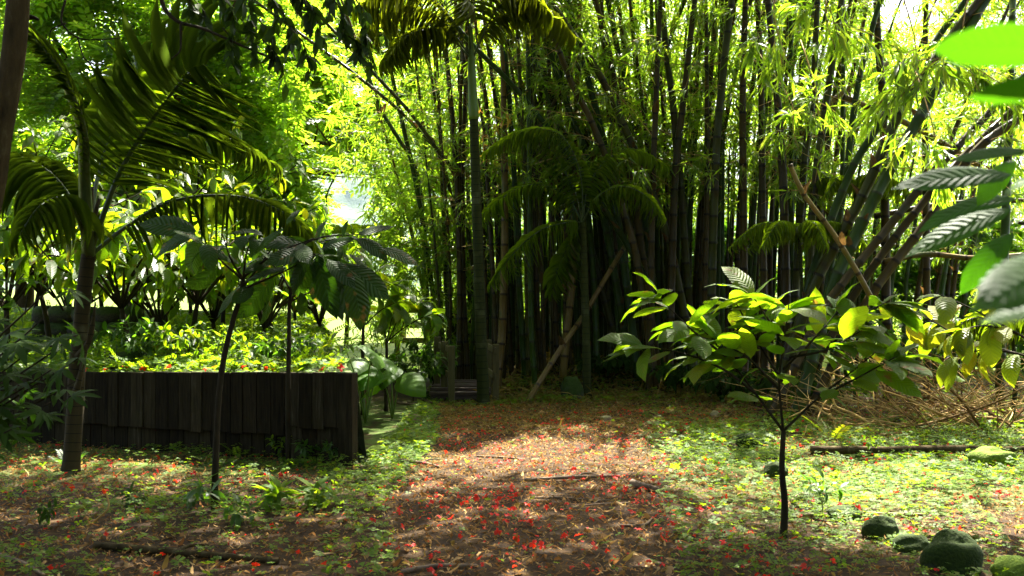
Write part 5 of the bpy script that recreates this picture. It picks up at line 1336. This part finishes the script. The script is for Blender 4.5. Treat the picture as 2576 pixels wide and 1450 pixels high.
# straw of bamboo leaves on the bank at the clump foot
P = scatter_px(9000, 1210, 2100, 955, 1030); P[:, 1] = R.uniform(13.0, 16.2, len(P)); P[:, 0] = (R.uniform(1215, 2120, len(P)) - CX) / F * P[:, 1]
P[:, 2] = gz(P[:, 0], P[:, 1]) + R.uniform(0, .16, len(P)) ** 1.3
mb = MB(); leaves(mb, T_lance(.11, .2, .9), P, rdir(len(P), -.25, .5), R.uniform(.12, .28, len(P)))
P = scatter_px(7000, 1100, 1900, 1012, 1090); P[:, 2] = gz(P[:, 0], P[:, 1]) + R.uniform(.004, .03, len(P))
leaves(mb, T_lance(.12, .2, .5), P, rdir(len(P), 0, .12), R.uniform(.06, .16, len(P)))
tag(mb.build('straw_litter', M['hay_leaf']), 'yellowish straw of dry bamboo leaves heaped at the clump foot', 'straw', kind='stuff')

# small plants that carpet the verges
RO = [T_rosette(4, .75, .2), T_rosette(3, .8, .35), T_rosette(5, .6, .1)]
P = scatter_px(120000, -60, 2640, 975, 1475); P = P[in_front_of_wall(P)]
P = P[R.random(len(P)) < greenness(P) * .95]
P[:, 2] = gz(P[:, 0], P[:, 1]) + R.uniform(.005, .10, len(P)) * (.5 + .7 * np.clip(vnoise(P[:, 0], P[:, 1], 3, 5) + .5, 0, 1))
mb = MB()
for c in range(3):
    k = np.arange(len(P)) % 3 == c; m_ = k.sum()
    leaves(mb, RO[c], P[k], rdir(m_, 0, .15), R.uniform(.012, .031, m_) * np.where(R.random(m_) < .1, 1.6, 1), np.array([0, 0, 1.0]) + R.normal(0, .28, (m_, 3)))
tag(mb.build('ground_cover', M['herb_leaf']), 'low clover-like ground cover carpeting both verges', 'ground cover', kind='stuff')
# the raised bed has its own cover
n = 12000
P = np.column_stack([R.uniform(-9, -1.3, n), R.uniform(8.6, 17, n), np.zeros(n)]); P = P[in_terrace(P[:, 0], P[:, 1])]
P[:, 2] = tz(P[:, 0], P[:, 1]) + R.uniform(.0, .12, len(P))
mb = MB(); leaves(mb, RO[0], P, rdir(len(P), 0, .3), R.uniform(.03, .075, len(P)), np.array([0, 0, 1.0]) + R.normal(0, .4, (len(P), 3)))
k = R.random(len(P)) < .12; P2 = P[k]; leaves(mb, PIN[0], P2, rdir(len(P2), .7, .5), R.uniform(.1, .24, len(P2)))
tag(mb.build('bed_ground_cover', M['herb_leaf']), 'sunlit weeds covering the raised bed behind the wall', 'ground cover', kind='stuff')

# ------------------------------------------------------------------ red fallen flowers
def flower_mb(seed):
    r = np.random.default_rng(seed); mb = MB(); k = int(r.integers(3, 6))
    for i in range(k):
        a = 6.283 * i / k + r.uniform(-.5, .5); d = np.array([[math.cos(a), math.sin(a), r.uniform(.1, 1.0)]])
        leaves(mb, T_strip([0, .3, .7, 1], np.array([.15, .7, 1, .5]) * r.uniform(.55, .9), .4, r.uniform(.2, 1.4), .05, seed + i), np.zeros((1, 3)), d, np.array([r.uniform(.7, 1.1)]), np.array([[0, 0, 1.0]]))
    return mb


FM = [flower_mb(s).build('fallen_flower', M['petal']) for s in range(6)]
MES = [o.data for o in FM]
for o in FM: bpy.data.objects.remove(o)


def flower_points(n):
    P = scatter_px(n * 6, -20, 2600, 1018, 1470); px, py = to_px(P)
    w_ = .14 + .86 * np.exp(-((px - 1400) / 420) ** 2) * sstep(1015, 1090, py)
    w_ = np.where(poly_in(px, py, RIGHT) | poly_in(px, py, SUNLIT), .40, w_); w_ = np.where((px < 800) & (py < 1250), .42, w_); w_ = np.where(poly_in(px, py, VERGE), .2, w_)
    w_ *= .35 + 1.1 * (vnoise(P[:, 0], P[:, 1], 4.5, 88) > .0)
    P = P[(R.random(len(P)) < w_) & in_front_of_wall(P)]
    k = R.random(len(P)) < .35; P[k, :2] = P[R.integers(0, len(P), k.sum()), :2] + R.normal(0, .07, (k.sum(), 2))
    return P[in_front_of_wall(P)][:n]


P = flower_points(2100)
size = np.where(R.random(len(P)) < .22, R.uniform(.019, .030, len(P)), R.uniform(.010, .020, len(P))); key = -(size / P[:, 1])
order = np.argsort(key); P, size = P[order], size[order]
rest = MB()
for i, (p, s) in enumerate(zip(P, size)):
    px, py = to_px(p); z = float(gz(p[0], p[1])) + .018
    if i < 296:
        me = MES[i % 6]; o = bpy.data.objects.new('fallen_flower', me); COL.objects.link(o)
        o.location = (float(p[0]), float(p[1]), z + .012); o.rotation_euler = (R.normal(0, .5), R.normal(0, .5), R.uniform(0, 6.28)); o.scale = (s, s, s)
        if px < 880: lab, grp = 'red fallen blossom on the leaf litter before the board wall', 'red blossoms before the wall'
        elif px < 1690: lab, grp = 'red fallen blossom on the brown path', 'red blossoms on the path'
        else: lab, grp = 'red fallen blossom on the green verge right of the path', 'red blossoms on the right verge'
        tag(o, lab, 'blossom', grp)
    else:
        n = 3; leaves(rest, CURL[0], np.repeat(p[None], n, 0) + [0, 0, z + .01], rdir(n, .3, .4), s * R.uniform(.7, 1.1, n), None, 2.0)
for i in range(14):
    t = R.random(); p = wall_pt(t * .62) ; p = np.array([p[0], p[1] + R.uniform(.05, .35), 0]); p[2] = float(tz(p[0], p[1])) + .05
    o = bpy.data.objects.new('fallen_flower', MES[i % 6]); COL.objects.link(o); o.location = [float(c) for c in p]; s = R.uniform(.03, .05); o.scale = (s, s, s); o.rotation_euler = (R.normal(0, .5), R.normal(0, .5), R.uniform(0, 6))
    tag(o, 'red fallen blossom on top of the board wall', 'blossom', 'red blossoms along the wall top')
tag(rest.build('fallen_petals', M['petal']), 'tiny red petals strewn over the far path and verges', 'petals', kind='stuff')

HAZE = True
if HAZE:
    m, nt, N, L = new_mat('haze_air')
    out = N('ShaderNodeOutputMaterial'); pv = N('ShaderNodeVolumePrincipled'); pv.inputs['Color'].default_value = (.62, .82, 1.0, 1); pv.inputs['Density'].default_value = .00006; pv.inputs['Anisotropy'].default_value = .0
    L(pv.outputs[0], out.inputs['Volume'])
    mb = MB(); v = np.array([(x, y, z) for z in (-30, 900) for x, y in ((-2900, -320), (2900, -320), (2900, 3300), (-2900, 3300))], float)
    mb.add(v, [(3, 2, 1, 0), (4, 5, 6, 7), (0, 1, 5, 4), (1, 2, 6, 5), (2, 3, 7, 6), (3, 0, 4, 7)])
    tag(mb.build('haze', m, None, False), 'thin bluish air that fades the far mountain', 'haze', kind='stuff')
